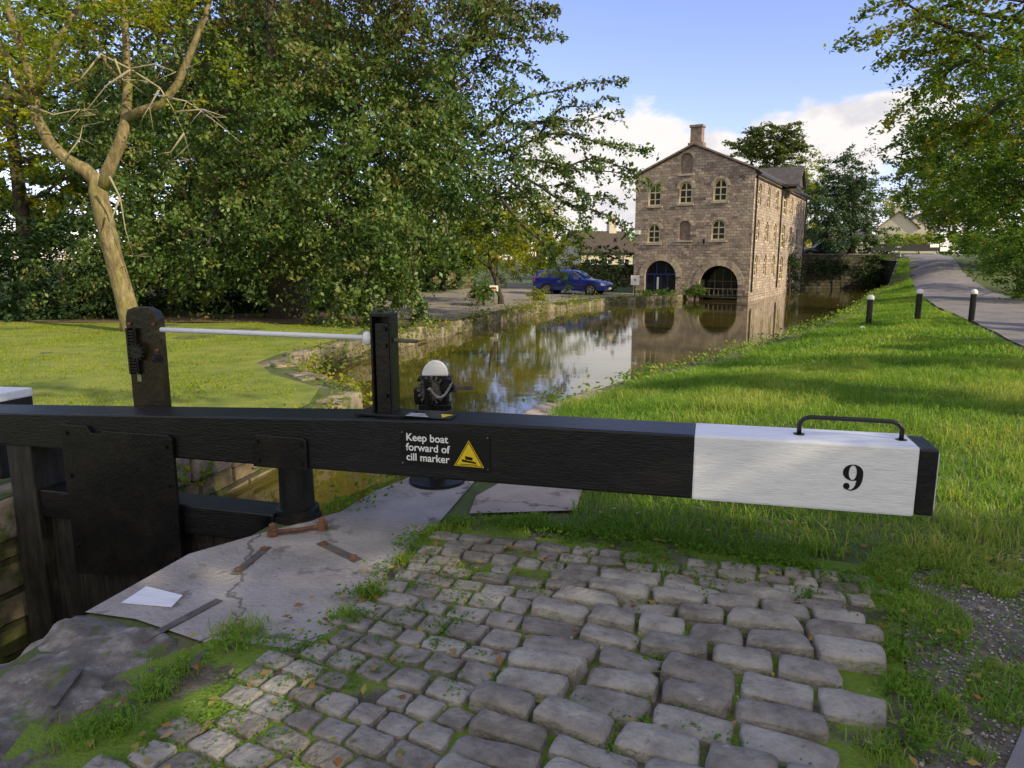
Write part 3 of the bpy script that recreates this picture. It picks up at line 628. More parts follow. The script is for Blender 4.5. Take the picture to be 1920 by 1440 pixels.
for (u,v,w_,h_,kind) in [(1228,366,.80,1.28,'w'),(1286,361,.80,1.28,'w'),(1351,356,.80,1.28,'w'),(1226,438,.78,1.15,'w'),(1347,431,.82,1.18,'w'),(1284,432,.7,1.15,'b'),(1288,306,.72,1.2,'b')]:
    s,z=facp(u,v); holes.append(archpoly(s,z-h_/2,w_,h_,None if v<400 else .3,8)); wins.append((s,z-h_/2,w_,h_,kind,None if v<400 else .3))
sL,_=facp(1238,510); sR,_=facp(1347,530)
aL=(sL,-.45,2.0,2.0,1.0); aR=(sR,-.95,2.3,2.2,1.15)
for a in (aL,aR): holes.append(archpoly(a[0],a[1],a[2],a[3],a[4],14))
outer=[(0,ZB),(W,ZB),(W,EA),(W/2,AP),(0,EA)]
face_wall('gable_wall',O,es,outer,holes,.25,nin,m_ston,mill)
for (s,z0,w_,h_,k_,ri) in wins:
    surround(O,es,-nin,s,z0,w_,h_,.16,mill,ri,full=True)
    if k_=='w': window(O,es,nin,s,z0,w_,h_,mill,rise=ri)
    else: MB().prism([O+nin*.10+es*a+Z*c for a,c in archpoly(s,z0,w_+.02,h_+.02,ri,8)],nin*.05).build('blocked_window',m_chim,mill)
surround(O,es,-nin,aL[0],aL[1],aL[2],aL[3],.36,mill,aL[4]); surround(O,es,-nin,aR[0],aR[1],aR[2],aR[3],.36,mill,aR[4])
dr=MB().prism([O+es*a+Z*c+nin*.22 for a,c in archpoly(aL[0],aL[1],aL[2],aL[3],aL[4],14)],nin*.03).build('arched_glazing',m_dglass,mill)
fb=MB()
for dx in(-.94,-.42,0,.42,.94): fb.box(O+es*(aL[0]+dx)+Z*.12+nin*.20,es*.03,nin*.02,Z*.57)
for dz in (-.40,.70): fb.box(O+es*aL[0]+Z*dz+nin*.199,es*.97,nin*.02,Z*.045)
for dx in (-.3,.3): fb.box(O+es*(aL[0]+dx)+Z*1.05+nin*.20,es*.025,nin*.02,Z*.33)
fb.build('door_frame',m_bluedoor,dr)
MB().box(O+es*(aL[0]-.2)+Z*.15+nin*.19,es*.06,nin*.01,Z*.38).build('pale_notice',m_wht,dr)
rc=MB().prism([O+es*a+Z*c+nin*1.2 for a,c in archpoly(aR[0],aR[1],aR[2],aR[3],aR[4],14)],nin*.03).build('boat_hole_glazing',m_dglass,mill)
rl=MB()
for i in range(9): rl.box(O+es*(aR[0]-1.1+.275*i)+Z*-.38+nin*.12,es*.016,nin*.016,Z*.26)
rl.box(O+es*aR[0]+Z*-.12+nin*.12,es*1.13,nin*.025,Z*.022); rl.box(O+es*aR[0]+Z*-.62+nin*.12,es*1.13,nin*.03,Z*.03)
rl.build('railing',m_chim,mill)
fl=MB()
for dx in (-.5,0,.5): fl.box(O+es*(aR[0]+dx)+Z*.35+nin*1.15,es*.022,nin*.02,Z*.68)
fl.box(O+es*aR[0]+Z*.3+nin*1.149,es*1.0,nin*.02,Z*.022)
fl.build('glazing_bars',m_chim,rc)
for q_ in(-1,1): MB().box(O+es*(aR[0]+q_*(aR[2]/2+.06))+Z*-.3+nin*.75,es*.05,nin*.48,Z*.7).build('arch_jamb',m_arch,mill)
s,z=facp(1196,436); MB().box(O+es*s+Z*z-nin*.06,es*.16,nin*.05,Z*.12).build('alarm_box',m_wht,mill)
s,z=facp(1320,452); MB().box(O+es*s+Z*z-nin*.04,es*.05,nin*.04,Z*.12).build('wall_lamp',m_iron,mill)
so=Cn.copy(); sh=[]; sw=[]
for row,(z0,h_) in enumerate([(.6,1.3),(2.7,1.25),(4.8,1.25)]):
    for t in [1.6,4.4,7.2,13.2,16,18.6]:
        sh.append(archpoly(t,z0,.85,h_,.3,6)); sw.append((t,z0,.85,h_))
for z0 in (.2,2.4,4.7): sh.append(archpoly(10.2,z0,1.3,1.6,.3,6)); sw.append((10.2,z0,1.3,1.6))
face_wall('canal_side_wall',so,sd,[(0,ZB),(LEN,ZB),(LEN,EA),(0,EA)],sh,.25,fd,m_ston,mill)
for (t,z0,w_,h_) in sw: window(so,sd,fd,t,z0,w_,h_,mill,rise=.3)
face_wall('land_side_wall',FL,sd,[(0,ZB),(LEN,ZB),(LEN,EA),(0,EA)],[],.2,-fd,m_ston,mill)
face_wall('rear_wall',FL+sd*LEN,-fd,outer,[],.2,-sd,m_ston,mill)
rf=MB(); ov=.12; sl=(AP-EA)/(W/2)
for sg_ in (0,1):
    base=Cn if sg_==0 else FL; dr_=-fd if sg_==0 else fd
    e0=base+dr_*.25+Z*(EA-.25*sl)-sd*ov; rdg=Cn+fd*(W/2)+Z*AP-sd*ov
    rf.prism([e0+Z*.02,rdg+Z*.02,rdg+Z*.12,e0+Z*.12],sd*(LEN+2*ov))
roof=rf.build('roof',m_slate,mill)
for sg_ in (0,1):
    base=Cn if sg_==0 else FL; dr_=-fd if sg_==0 else fd
    e0=base+dr_*.10+Z*(EA+.02)-sd*.16; rdg=Cn+fd*(W/2)+Z*(AP+.06)-sd*.16
    MB().prism([e0,rdg,rdg+Z*.10,e0+Z*.10],sd*.35).build('gable_coping',m_chim,roof)
ch=Cn+fd*(W/2)+sd*.45
MB().box(ch+Z*(AP+.45),fd*.34,sd*.28,Z*.75).box(ch+Z*(AP+.08),fd*.46,sd*.32,Z*.12).box(ch+Z*(AP+1.14),fd*.40,sd*.34,Z*.07).build('chimney',m_chim,roof,bevel=.01)
d0=Cn+sd*9.0
MB().prism([d0-fd*.9+Z*6.55,d0-fd*.9+sd*2.5+Z*6.55,d0-fd*.9+sd*1.25+Z*7.6],fd*2.6).build('hoist_gable',m_slate,mill)
hr=MB()
hr.prism([d0-fd*1.1-sd*.3+Z*6.45,d0-fd*1.1+sd*1.25+Z*7.75,d0-fd*1.1+sd*1.25+Z*7.9,d0-fd*1.1-sd*.3+Z*6.6],fd*4.2)
hr.prism([d0-fd*1.1+sd*2.8+Z*6.45,d0-fd*1.1+sd*1.25+Z*7.75,d0-fd*1.1+sd*1.25+Z*7.9,d0-fd*1.1+sd*2.8+Z*6.6],fd*4.2)
hr.build('hoist_roof',m_slate,mill)
MB().box(d0-fd*.42+sd*1.25+Z*6.42,fd*.45,sd*1.2,Z*.10).build('hoist_floor',m_black,mill)
MB().box(Cn+sd*(LEN/2)-fd*.3+Z*(EA-.2),sd*(LEN/2),fd*.06,Z*.06).build('gutter',m_iron,mill)
for t in (.4,8.5,19.5): MB().tube([Cn+sd*t-fd*.07+Z*(EA-.2),Cn+sd*t-fd*.07+Z*-.3],.05,8).build('downpipe',m_iron,mill)
def house(name,label,c,ang,w_,d_,h_,rh,mw,mr,wx=2,chim=True,cat='house'):
    c=Vector(c); a=math.radians(ang); ex=Vector((math.cos(a),math.sin(a),0)); ey=Vector((-math.sin(a),math.cos(a),0))
    t=thing(name,label,cat,tuple(c))
    MB().box(c+Z*h_/2,ex*w_/2,ey*d_/2,Z*h_/2).prism([c-ex*w_/2-ey*d_/2+Z*h_,c-ex*w_/2+ey*d_/2+Z*h_,c-ex*w_/2+Z*(h_+rh)],ex*w_).build('wall',mw,t)
    r=MB(); k=.35
    for s in(-1,1):
        e0=c+ey*s*(d_/2+k)-ex*(w_/2+k)+Z*(h_-k*rh/(d_/2)+.03); rg=c-ex*(w_/2+k)+Z*(h_+rh+.03)
        r.prism([e0,rg,rg+Z*.15,e0+Z*.15],ex*(w_+2*k))
    ro=r.build('roof',mr,t)
    if chim: MB().box(c+ex*w_*.3+Z*(h_+rh+.4),ex*.4,ey*.35,Z*.8).build('chimney',mw,ro)
    for i in range(wx):
        for zz in ([h_*.3,h_*.75] if h_>4 else [h_*.55]):
            p=c+ex*(w_*((i+.5)/wx-.5))-ey*(d_/2+.02)+Z*zz
            wn=MB().box(p,ex*.5,ey*.02,Z*.5).build('window',m_glass,t); MB().box(p-ey*.03,ex*.03,ey*.01,Z*.5).box(p-ey*.03,ex*.5,ey*.01,Z*.03).build('frame',m_wht,wn)
    for q_ in(-1,1):
        g=c+ex*q_*(w_/2+.02)+Z*h_*.6; MB().box(g,ex*.02,ey*.5,Z*.5).build('window',m_glass,t)
    return t
house('cottage','white cottage with brown roof half hidden left of the mill',(at(1118,470,75).x,75,-.5),15,5.5,6,2.9,1.9,m_cream,m_tile,3)
house('house','cream gabled house seen far beyond the lock, left of the pair',(at(1680,440,125).x,125,2.6),65,7,6,4.2,2.6,m_cream,m_tile,2)
house('house','far house with steep grey brown roof, right of the pair beyond the lock',(at(1716,440,135).x,135,2.6),70,7,6,4.4,2.6,m_cream,m_tile,2)
house('low_outbuilding','low stone building with slate roof beyond the canal wall',(at(1535,460,82).x,82,1.6),10,11,5,2.2,.9,m_arch,m_slate,3,False,'building')
def stonewall(name,label,p0,p1,zb,zt,mat,th=.4,cat='wall',cap=True):
    p0=Vector((*p0,0));p1=Vector((*p1,0)); d=(p1-p0); L_=d.length; d.normalize(); n=Vector((-d.y,d.x,0)); c=(p0+p1)/2
    t=thing(name,label,cat,(c.x,c.y,zb)); v=[];uv=[];f=[]
    cs=[p0-n*th/2,p1-n*th/2,p1+n*th/2,p0+n*th/2]; ls=[0,L_,L_+th,2*L_+th,2*L_+2*th]
    for i in range(5): q=cs[i%4]; v+=[q+Z*zb,q+Z*zt]; uv+=[(ls[i],zb),(ls[i],zt)]
    for i in range(4): f.append((2*i,2*i+2,2*i+3,2*i+1))
    f.append((1,3,5,7))
    me=bpy.data.meshes.new('masonry'); me.from_pydata([tuple(q) for q in v],[],f); u=me.uv_layers.new(name='uv')
    for l in me.loops: u.data[l.index].uv=uv[l.vertex_index]
    link('masonry',me,mat,t)
    if cap:
        m=MB(); s=0
        while s<L_-.1:
            l=min(random.uniform(.6,1.1),L_-s); m.box(p0+d*(s+l/2)+Z*(zt+.06),d*(l/2-.01),n*(th/2+.05),Z*.06); s+=l
        m.build('coping',m_slate if mat is m_wallfar else m_cop,t,bevel=.01)
    return t
stonewall('retaining_wall','dark stone retaining wall across the canal beyond the mill',(23.5,59.2),(30.3,60.0),-1.2,1.95,m_wallfar,.6)
stonewall('stone_wall','low rubble wall at the back of the car park under the trees',(at(790,540,52).x,50),(at(885,540,52).x,52),-.6,1.0,m_wall,.4)
stonewall('stone_wall','garden wall behind the clipped hedge left of the mill',(at(1070,540,56).x,55),(at(1200,540,56).x,57),-.6,1.1,m_wall,.4)
fg=thing('far_lock_gate','distant black lock gate closing the next lock above the canal','lock gate',(31.2,60.2,-.8))
MB().box((31.2,60.3,.55),(.95,.1,0),(-.01,.12,0),(0,0,1.5)).build('gate_leaf',m_black,fg)
MB().box((33.0,60.7,2.45),(3.2,.5,0),(-.03,.16,0),(0,0,.16)).build('balance_beam',m_black,fg)
MB().box((36.5,61.25,2.45),(.35,.055,0),(-.03,.165,0),(0,0,.17)).build('white_end',m_white,fg)
fr=MB()
for i in range(9): fr.tube([(30.0+i*.6,64+i*.08,1.7),(30.0+i*.6,64+i*.08,2.7)],.035,6)
fr.tube([(30,64,2.7),(34.8,64.7,2.7)],.03,6); fr.tube([(30,64,2.3),(34.8,64.7,2.3)],.03,6)
tag(fr.build('railing',m_white),'small white railing beside the distant lock','railing')
far2=thing('far_balance_beam','second distant balance beam with white tip beyond the far lock','balance beam',(37,70,1.9))
MB().box((37.5,70,2.9),(3,.3,0),(-.02,.16,0),(0,0,.16)).build('beam_body',m_black,far2); MB().box((41,70.35,2.9),(.45,.05,0),(-.02,.17,0),(0,0,.17)).build('white_end',m_white,far2)
# ------------------------------------------------ cars
def car(loc,ang,paint,label):
    t=thing('parked_car',label,'car',(0,0,0))
    st=[(-2.34,.78,.42,.80,.82,.6),(-2.30,.86,.30,.92,1.02,.62),(-2.16,.90,.26,.95,1.36,.60),(-1.95,.91,.25,.96,1.43,.62),(-1.0,.915,.24,.95,1.465,.64),(0,.915,.24,.93,1.46,.64),(.35,.915,.24,.92,1.42,.62),(.75,.91,.24,.91,1.18,.66),(1.05,.905,.24,.90,.955,.74),(1.5,.895,.24,.86,.90,.72),(2.0,.86,.25,.76,.80,.66),(2.25,.78,.28,.66,.69,.58),(2.34,.66,.36,.56,.58,.5)]
    vs=[];fs=[];k=10
    for x,w_,zb,zs,zr_,wr in st:
        half=[(w_*.94,zb),(w_,zb+.18),(w_*.985,zs),(wr+.02,zr_-.05 if zr_-zs>.1 else zs+(zr_-zs)*.8),(wr*.86,zr_)]
        for y,z in half: vs.append((x,-y,z))
        for y,z in half[::-1]: vs.append((x,y,z))
    for i in range(len(st)-1):
        for j in range(k): fs.append((i*k+j,i*k+(j+1)%k,(i+1)*k+(j+1)%k,(i+1)*k+j))
    fs+= [tuple(range(k))[::-1],tuple(range((len(st)-1)*k,len(st)*k))]
    MB().add(vs,fs).build('body',paint,t,bevel=.02,smooth=True)
    def sideY(x,z,side):
        for a,c in zip(st[:-1],st[1:]):
            if a[0]<=x<=c[0]:
                f_=(x-a[0])/(c[0]-a[0]); g=[p+(q-p)*f_ for p,q in zip(a,c)]; break
        _,w_,zb,zs,zr_,wr=g; q=min(1,max(0,(z-zs)/max(.05,zr_-.05-zs))); return side*(w_*.985+(wr+.02-w_*.985)*q+.008)
    for side in(-1,1):
        for pts in ([(-2.02,1.0),(-1.28,.99),(-1.30,1.36),(-1.92,1.33)],[(-1.2,.99),(-.30,.98),(-.30,1.37),(-1.2,1.37)],[(-.22,.98),(.86,.965),(.42,1.31),(.2,1.36),(-.22,1.37)]):
            MB().prism([(x,sideY(x,z,side),z) for x,z in pts],(0,side*.004,0)).build('side_window',m_glass,t)
        for cx in (-1.38,1.42):
            MB().tube([(cx,side*.79,.33),(cx,side*.935,.33)],.375,24).build('wheel_arch',m_tyre,t)
            wh=MB().tube([(cx,side*.75,.32),(cx,side*.95,.32)],.32,24).build('wheel',m_tyre,t,bevel=.02)
            rm=MB().tube([(cx,side*.94,.32),(cx,side*.962,.32)],.09,10)
            for q in range(5):
                a=2*math.pi*q/5; rm.box((cx+.11*math.cos(a),side*.958,.32+.11*math.sin(a)),(.1*math.cos(a),0,.1*math.sin(a)),(0,.006,0),(-.035*math.sin(a),0,.035*math.cos(a)))
            rm.tube([(cx+.205*math.cos(a),side*.955,.32+.205*math.sin(a)) for a in [2*math.pi*i/24 for i in range(25)]],.018,6,cap=False); rm.build('rim',m_rim,wh)
        MB().prism([(2.02,side*.845,.58),(2.28,side*.74,.56),(2.27,side*.73,.66),(2.03,side*.84,.72)],(.01,side*.02,0)).build('headlight',m_lamp,t)
        MB().prism([(-2.31,side*.85,.80),(-2.18,side*.905,.80),(-2.17,side*.80,1.2),(-2.24,side*.72,1.2)],(-.01,side*.012,0)).build('tail_light',m_red,t)
        MB().box((.78,side*.98,.98),(.06,0,0),(0,.08,0),(0,0,.055)).build('wing_mirror',paint,t,bevel=.015)
        MB().box((-.1,side*.925,.52),(1.25,0,0),(0,.012,0),(0,0,.03)).build('side_moulding',m_tyre,t)
        MB().tube([(-1.9,side*.56,1.47),(-1.7,side*.56,1.51),(.0,side*.56,1.52),(.2,side*.56,1.46)],.015,6).build('roof_rail',m_iron,t)
    ws=[(1.02,-.70,.975),(1.02,.70,.975),(.42,.58,1.40),(.42,-.58,1.40)]
    MB().prism([(x+.012,y,z+.015) for x,y,z in ws],(.004,0,.006)).build('windscreen',m_glass,t)
    MB().prism([(-2.30,-.6,1.0),(-2.30,.6,1.0),(-2.19,.52,1.32),(-2.19,-.52,1.32)],(-.012,0,.002)).build('rear_window',m_glass,t)
    MB().box((2.33,0,.52),(.02,0,0),(0,.35,0),(0,0,.07)).build('grille',m_tyre,t)
    MB().box((2.35,0,.36),(.012,0,0),(0,.26,0),(0,0,.055)).build('number_plate',m_wht,t)
    t.location=loc; t.rotation_euler=(0,0,math.radians(ang)); return t
cx=at(1074,550,44)
car((cx.x,44,z1(cx.x,44)+.03),-24,m_blue,'dark blue estate car parked by the canal left of the mill')
cx=at(1546,480,66); car((cx.x,66,1.72),170,m_dark,'dark car parked above the retaining wall right of the mill')
def signpost(u,v,D,w_,h_,hh,mat,label,name='sign_post',face=m_wht,rs=1.0):
    p=at(u,v,D); zg=z1(p.x,D); t=thing(name,label,'sign',(p.x,D,zg))
    MB().box((p.x,D,zg+hh/2),(.03,0,0),(0,.03,0),(0,0,hh/2)).build('post',mat,t)
    pn=MB().box((p.x,D-.045,zg+hh),(w_/2,0,0),(0,.012,0),(0,0,h_/2)).build('panel',face,t,bevel=.01)
    MB().box((p.x,D-.065,zg+hh+.02),(w_*.3*rs,0,0),(0,.004,0),(0,0,h_*.18*rs)).build('red_mark',m_red,pn)
    return t
signpost(1190,545,41.2,.5,.55,.95,m_iron,'white sign board with small red mark by the mill corner',rs=.4)
signpost(926,560,33,.4,.28,.8,m_wood,'low sign with red stripe beside the sapling')
p=at(776,590,25.2); tag(MB().lathe((p.x,25.2,z1(p.x,25.2)),[(.12,-.1),(.12,.8),(.10,.84),(.02,.86)],12).build('wooden_bollard',m_wood),'weathered timber bollard at the canal edge under the beech','bollard')
# ------------------------------------------------ vegetation
def leafmesh(name,P,size,mat,parent,tint,up=.6,wr=.55,droop=0.):
    n=len(P); s=size*rng.uniform(.65,1.3,n)
    nr=rng.normal(size=(n,3)); nr[:,2]=np.abs(nr[:,2])+up; nr/=np.linalg.norm(nr,axis=1)[:,None]
    a=rng.normal(size=(n,3)); a[:,2]-=droop; a-=nr*(a*nr).sum(1)[:,None]; a/=np.linalg.norm(a,axis=1)[:,None]+1e-9; bb=np.cross(nr,a)
    L_=a*s[:,None]; Wd=bb*(s*wr/2)[:,None]
    v=np.empty((n,4,3)); v[:,0]=P-L_*.5; v[:,1]=P+Wd-L_*.05+nr*(s*.08)[:,None]; v[:,2]=P+L_*.5; v[:,3]=P-Wd-L_*.05+nr*(s*.08)[:,None]
    f=np.arange(n*4).reshape(n,4)
    return npmesh(name,v.reshape(-1,3),[f],mat,parent,tint)
def blobpts(blobs,n,csz=.45,shell=.55,per=60,flat=.55,dd=-.5):
    w_=np.array([b_[2]*(b_[1][0]*b_[1][1]*b_[1][2])**.75 for b_ in blobs]); w_/=w_.sum()
    cnt=(w_*n).astype(int); P=[];T=[]
    for (c,r,_),m in zip(blobs,cnt):
        if m<5: continue
        nc=max(3,m//per); d=rng.normal(size=(nc,3)); d/=np.linalg.norm(d,axis=1)[:,None]; q=rng.uniform(0,1,nc)**(1/3*shell+.05)
        cc=np.array(c)+d*q[:,None]*np.array(r)*(1+.18*rng.normal(size=nc))[:,None]
        ct=rng.uniform(0,1,nc); idx=rng.integers(0,nc,m); sz=csz*rng.uniform(.6,1.5,nc)[idx]
        tw=d*.8+rng.normal(size=(nc,3))*.6; tw[:,2]=tw[:,2]*.5+dd; tw/=np.linalg.norm(tw,axis=1)[:,None]
        u=rng.uniform(-1,1,m)
        P.append(cc[idx]+tw[idx]*(u*1.5*sz)[:,None]+rng.normal(size=(m,3))*np.array([1,1,flat])*(sz*.42)[:,None]); T.append(np.clip(.6*ct[idx]+.4*rng.uniform(0,1,m),0,1))
    return np.concatenate(P),np.concatenate(T)
def pxb(u,v,D,ru,rv,dep,wt=1.):
    p=at(u,v,D); k=D/F; return (tuple(p),(ru*k,dep,rv*k),wt)
def sprayit(m,p0,p1,n,sag=.4,spread=.28):
    p0=Vector(p0);p1=Vector(p1); L_=(p1-p0).length; dm=(p1-p0).normalized()
    off=Vector(rng.normal(size=3))*.25
    def cv(t): return p0.lerp(p1,t)+Z*(sag*.8*math.sin(math.pi*t))+off*math.sin(math.pi*t)*.6+Vector((0,0,.12*math.sin(t*9+off.x*9)))
    m.tube([cv(i/8) for i in range(9)],[.055,.048,.042,.036,.03,.024,.018,.012,.006],6)
    K=max(8,int(L_*4.5)); P=[];T=[]
    for k in range(K):
        t=.12+.88*k/(K-1); st=cv(t); rr=Vector(rng.normal(size=3)); rr.z=rr.z*.35-.35
        d=(dm*.7+rr*.75).normalized(); ln=spread*rng.uniform(1.6,3.8)*(1.25-.7*t)
        mid=st+d*ln*.5+Z*.04; en=st+d*ln-Z*ln*.28
        m.tube([st,mid,en],[.014,.009,.004],5)
        c=max(6,int(n/K)); u=rng.uniform(0,1,c)[:,None]
        pts=np.array(st)*(1-u)**2+2*np.array(mid)*u*(1-u)+np.array(en)*u*u
        P.append(pts+rng.normal(size=(c,3))*np.array([.085,.085,.07])); T.append(np.clip(.5*rng.uniform()+.5*rng.uniform(0,1,c),0,1))
    return np.concatenate(P),np.concatenate(T)
def tree(name,label,base,rad,hgt,blobs,n,size,mat,bark=None,cat='tree',group=None,sprays=(),csz=.45,shell=.55,limbs=6,per=60,flat=.55,droop=0.,up=.6,lean=(0,0),crown2=None,dd=-.5):
    t=thing(name,label,cat,base,group); B=Vector(base); bark=bark or m_barkd
    m=MB(); top=B+Vector((lean[0],lean[1],hgt))
    m.tube([B-Z*.3,B+(top-B)*.15+Vector((.05,0,0)),B+(top-B)*.45,B+(top-B)*.75+Vector((-.08,.05,0)),top],[rad*1.5,rad,rad*.8,rad*.6,rad*.3],12)
    bl=sorted(blobs,key=lambda q:-q[2]*q[1][0]*q[1][2])[:limbs]
    for i,(c,r,_) in enumerate(bl):
        s=.35+.6*((i*37)%10)/10; st_=B+(top-B)*s; c=Vector(c)
        mid=(st_+c)/2+Vector((random.uniform(-.4,.4),random.uniform(-.4,.4),-.1*abs(c.z-st_.z)))
        m.tube([st_,mid,c],[rad*.42,rad*.25,rad*.08],8)
        for j in range(4):
            q=c+Vector((random.uniform(-.8,.8)*r[0],random.uniform(-.8,.8)*r[1],random.uniform(-.3,.9)*r[2])); m.tube([mid.lerp(c,.3+.15*j),(mid+q)/2+Z*.2,q],[rad*.14,rad*.08,rad*.02],6)
    P,T=blobpts(blobs,n,csz,shell,per,flat,dd); Ps=[P];Ts=[T]
    for s in sprays:
        a,b_=sprayit(m,at(*s[0]),at(*s[1]),s[2],s[3] if len(s)>3 else .4,s[4] if len(s)>4 else .28); Ps.append(a);Ts.append(b_)
    m.build('trunk',bark,t,smooth=True)
    P=np.concatenate(Ps);T=np.concatenate(Ts); zg=base[2]+.02; P[:,2]=np.maximum(P[:,2],zg+.05*rng.uniform(0,1,len(P)))
    if crown2:
        mt,zc,dz=crown2; k_=rng.uniform(0,1,len(P))<.8*sm(zc-dz,zc+dz,P[:,2]); leafmesh('upper_crown',P[k_],size,mt,t,T[k_],up=up,droop=droop); P=P[~k_];T=T[~k_]
    leafmesh('crown',P,size,mat,t,T,up=up,droop=droop)
    return t
def tb(u,D,z=None):
    r=ray(u,560); x=r.x/r.y*D; return (x,D,z1(x,D) if z is None else z)
bb=[pxb(300,150,28,200,190,3.5),pxb(560,60,26,240,190,4),pxb(800,20,26,180,150,3.5),pxb(880,150,25,90,100,2.5),pxb(650,290,24.5,220,190,3.5,1.3),pxb(420,390,26,220,160,3.5,1.2),pxb(850,330,25,140,100,2.2),pxb(715,480,22.5,75,95,1.3,1.8),pxb(610,480,23.5,120,100,1.8,1.2),pxb(985,310,25,75,60,1.5,.6),pxb(930,400,26,100,60,1.6,.6),pxb(250,500,27,150,90,2.5),pxb(600,-170,27,330,170,4,.5),pxb(400,520,25,120,60,1.6),pxb(940,50,25,55,55,1.5,.6)]
spr=[((900,250,25),(1165,160,24.5),420,.5,.3),((930,270,25),(1160,212,25),360,.3,.3),((940,280,25),(1208,285,24.5),560,.6,.36),((950,310,25),(1215,350,24.5),560,.5,.38),((960,330,25),(1165,425,25),480,.4,.36),((950,340,25),(1090,460,25),420,.3,.36),((880,50,25),(1045,20,25),420,.3,.36),((880,90,25),(1040,75,25),380,.3,.34),((900,120,25),(1000,135,25),300,.2,.34),((930,220,25),(1090,245,25),380,.3,.34),((1040,350,25),(1150,380,24.7),300,.2,.3),((1020,320,25),(1190,312,24.7),420,.3,.36),((1000,260,26),(1130,190,26),300,.3,.3),((940,380,24),(1060,520,24),300,.2,.3),((760,420,22),(790,590,21.8),800,.1,.35),((650,470,22.5),(640,610,22),800,.1,.35),((700,470,22.5),(705,600,22),800,.1,.35),((600,500,23),(585,590,22.8),500,.1,.3),((740,440,22),(745,560,21.6),700,.1,.3),((830,400,22.5),(850,500,22),500,.1,.3),((680,500,21.8),(675,625,21.5),600,.1,.3)]
tree('copper_beech_tree','large spreading copper beech with drooping boughs over the canal',tb(540,26.5),.55,11,bb,118000,.165,L_beech,sprays=spr,csz=.42,limbs=12,per=65,flat=.5,droop=.7,up=.1,crown2=(L_copper,9.0,3.6),dd=-.7)
D=20.5
lt=thing('leaning_tree','pale barked leaning tree with forked limbs and bare twigs on the left lawn','tree',tb(243,D))
m=MB()
def P3(u,v,dd=0): return at(u,v,D+dd)
def tub(pts,rad,n): m.tube(pts,[r*.82 for r in rad],n)
tub([P3(250,622),P3(245,600),P3(232,550),P3(215,490),P3(198,420),P3(184,360),P3(185,325)],[.44,.36,.32,.30,.29,.30,.26],16)
tub([P3(185,345),P3(160,318),P3(125,300),P3(95,270),P3(70,225),P3(62,180),P3(50,120),P3(30,60),P3(5,-20)],[.26,.22,.2,.19,.18,.17,.14,.12,.08],12)
tub([P3(190,350),P3(205,315),P3(225,270),P3(236,225,.2),P3(240,160,.3),P3(236,80,.3),P3(232,-20,.4)],[.26,.21,.19,.17,.14,.11,.08],12)
tub([P3(234,222,.2),P3(265,208,-.1),P3(305,195,-.3),P3(335,155,-.3),P3(355,105,-.3),P3(385,30,-.3),P3(400,-20,-.3)],[.16,.15,.14,.12,.11,.08,.06],10)
tub([P3(66,200),P3(40,160,-.3),P3(15,110,-.5),P3(-10,60,-.5)],[.14,.12,.1,.08],10)
tub([P3(62,180),P3(90,140,-.3),P3(110,70,-.4),P3(150,10,-.4)],[.12,.1,.08,.05],8)
tub([P3(60,190),P3(20,175,.4),P3(-20,150,.5)],[.1,.09,.07],8)
tub([P3(240,170,.3),P3(200,120,.5),P3(170,50,.5)],[.08,.06,.04],8)
m.build('trunk',m_bark,lt,smooth=True)
tw_=MB(); r_=random.Random(5)
def twig(pts,r0):
    n=len(pts); tw_.tube(pts,[r0*(1-.85*i/(n-1)) for i in range(n)],6)
for path in [[(185,100),(245,130),(300,165),(325,205),(345,250),(358,300)],[(300,180),(350,190),(400,225),(455,270)],[(215,110),(230,150),(255,150),(290,155)],[(300,165),(280,200),(290,260)],[(330,210),(380,205),(425,220)],[(190,100),(150,150),(120,160),(80,150)],[(245,130),(200,160),(160,210),(130,230)],[(205,330),(225,370),(235,430),(250,480)],[(225,370),(205,420),(215,450)],[(345,250),(320,285),(322,300)],[(120,300),(150,260),(155,235)],[(240,130),(290,120),(330,135)],[(60,200),(100,215),(150,205),(180,215)]]:
    twig([P3(u,v,-.8+.15*i) for i,(u,v) in enumerate(path)],.030)
    for k_ in range(3):
        i=r_.randrange(1,len(path)); u,v=path[i]; du,dv_=r_.uniform(-50,50),r_.uniform(-35,45)
        twig([P3(u,v,-.8+.15*i),P3(u+du*.5,v+dv_*.4,-.7),P3(u+du,v+dv_,-.6)],.010)
tw_.build('bare_twigs',m_twig,lt,smooth=True)
P,T=blobpts([pxb(50,50,19.5,130,90,2.2),pxb(260,30,20,120,60,2),pxb(390,120,20,60,60,1.2,.4),pxb(20,180,19,50,60,1.2,.5),pxb(150,-80,20,220,70,3),pxb(330,190,19.5,60,30,1,.25)],6500,.35,.8,30)
leafmesh('crown',P,.14,L_yel,lt,T)
tree('background_tree','bright yellow green tree behind the leaning tree at far left',tb(60,38),.4,12,[pxb(60,160,38,170,170,4),pxb(-80,260,38,150,200,4),pxb(200,260,40,120,130,3),pxb(120,330,37,140,90,3)],20000,.27,L_yel,csz=.6)
tree('background_tree','dark green tree filling the wood behind the copper beech',tb(430,36),.5,13,[pxb(350,200,36,250,220,4),pxb(600,250,37,260,250,4),pxb(820,300,38,120,160,3,.7),pxb(500,450,35,300,100,3)],26000,.36,L_dark,csz=.8)
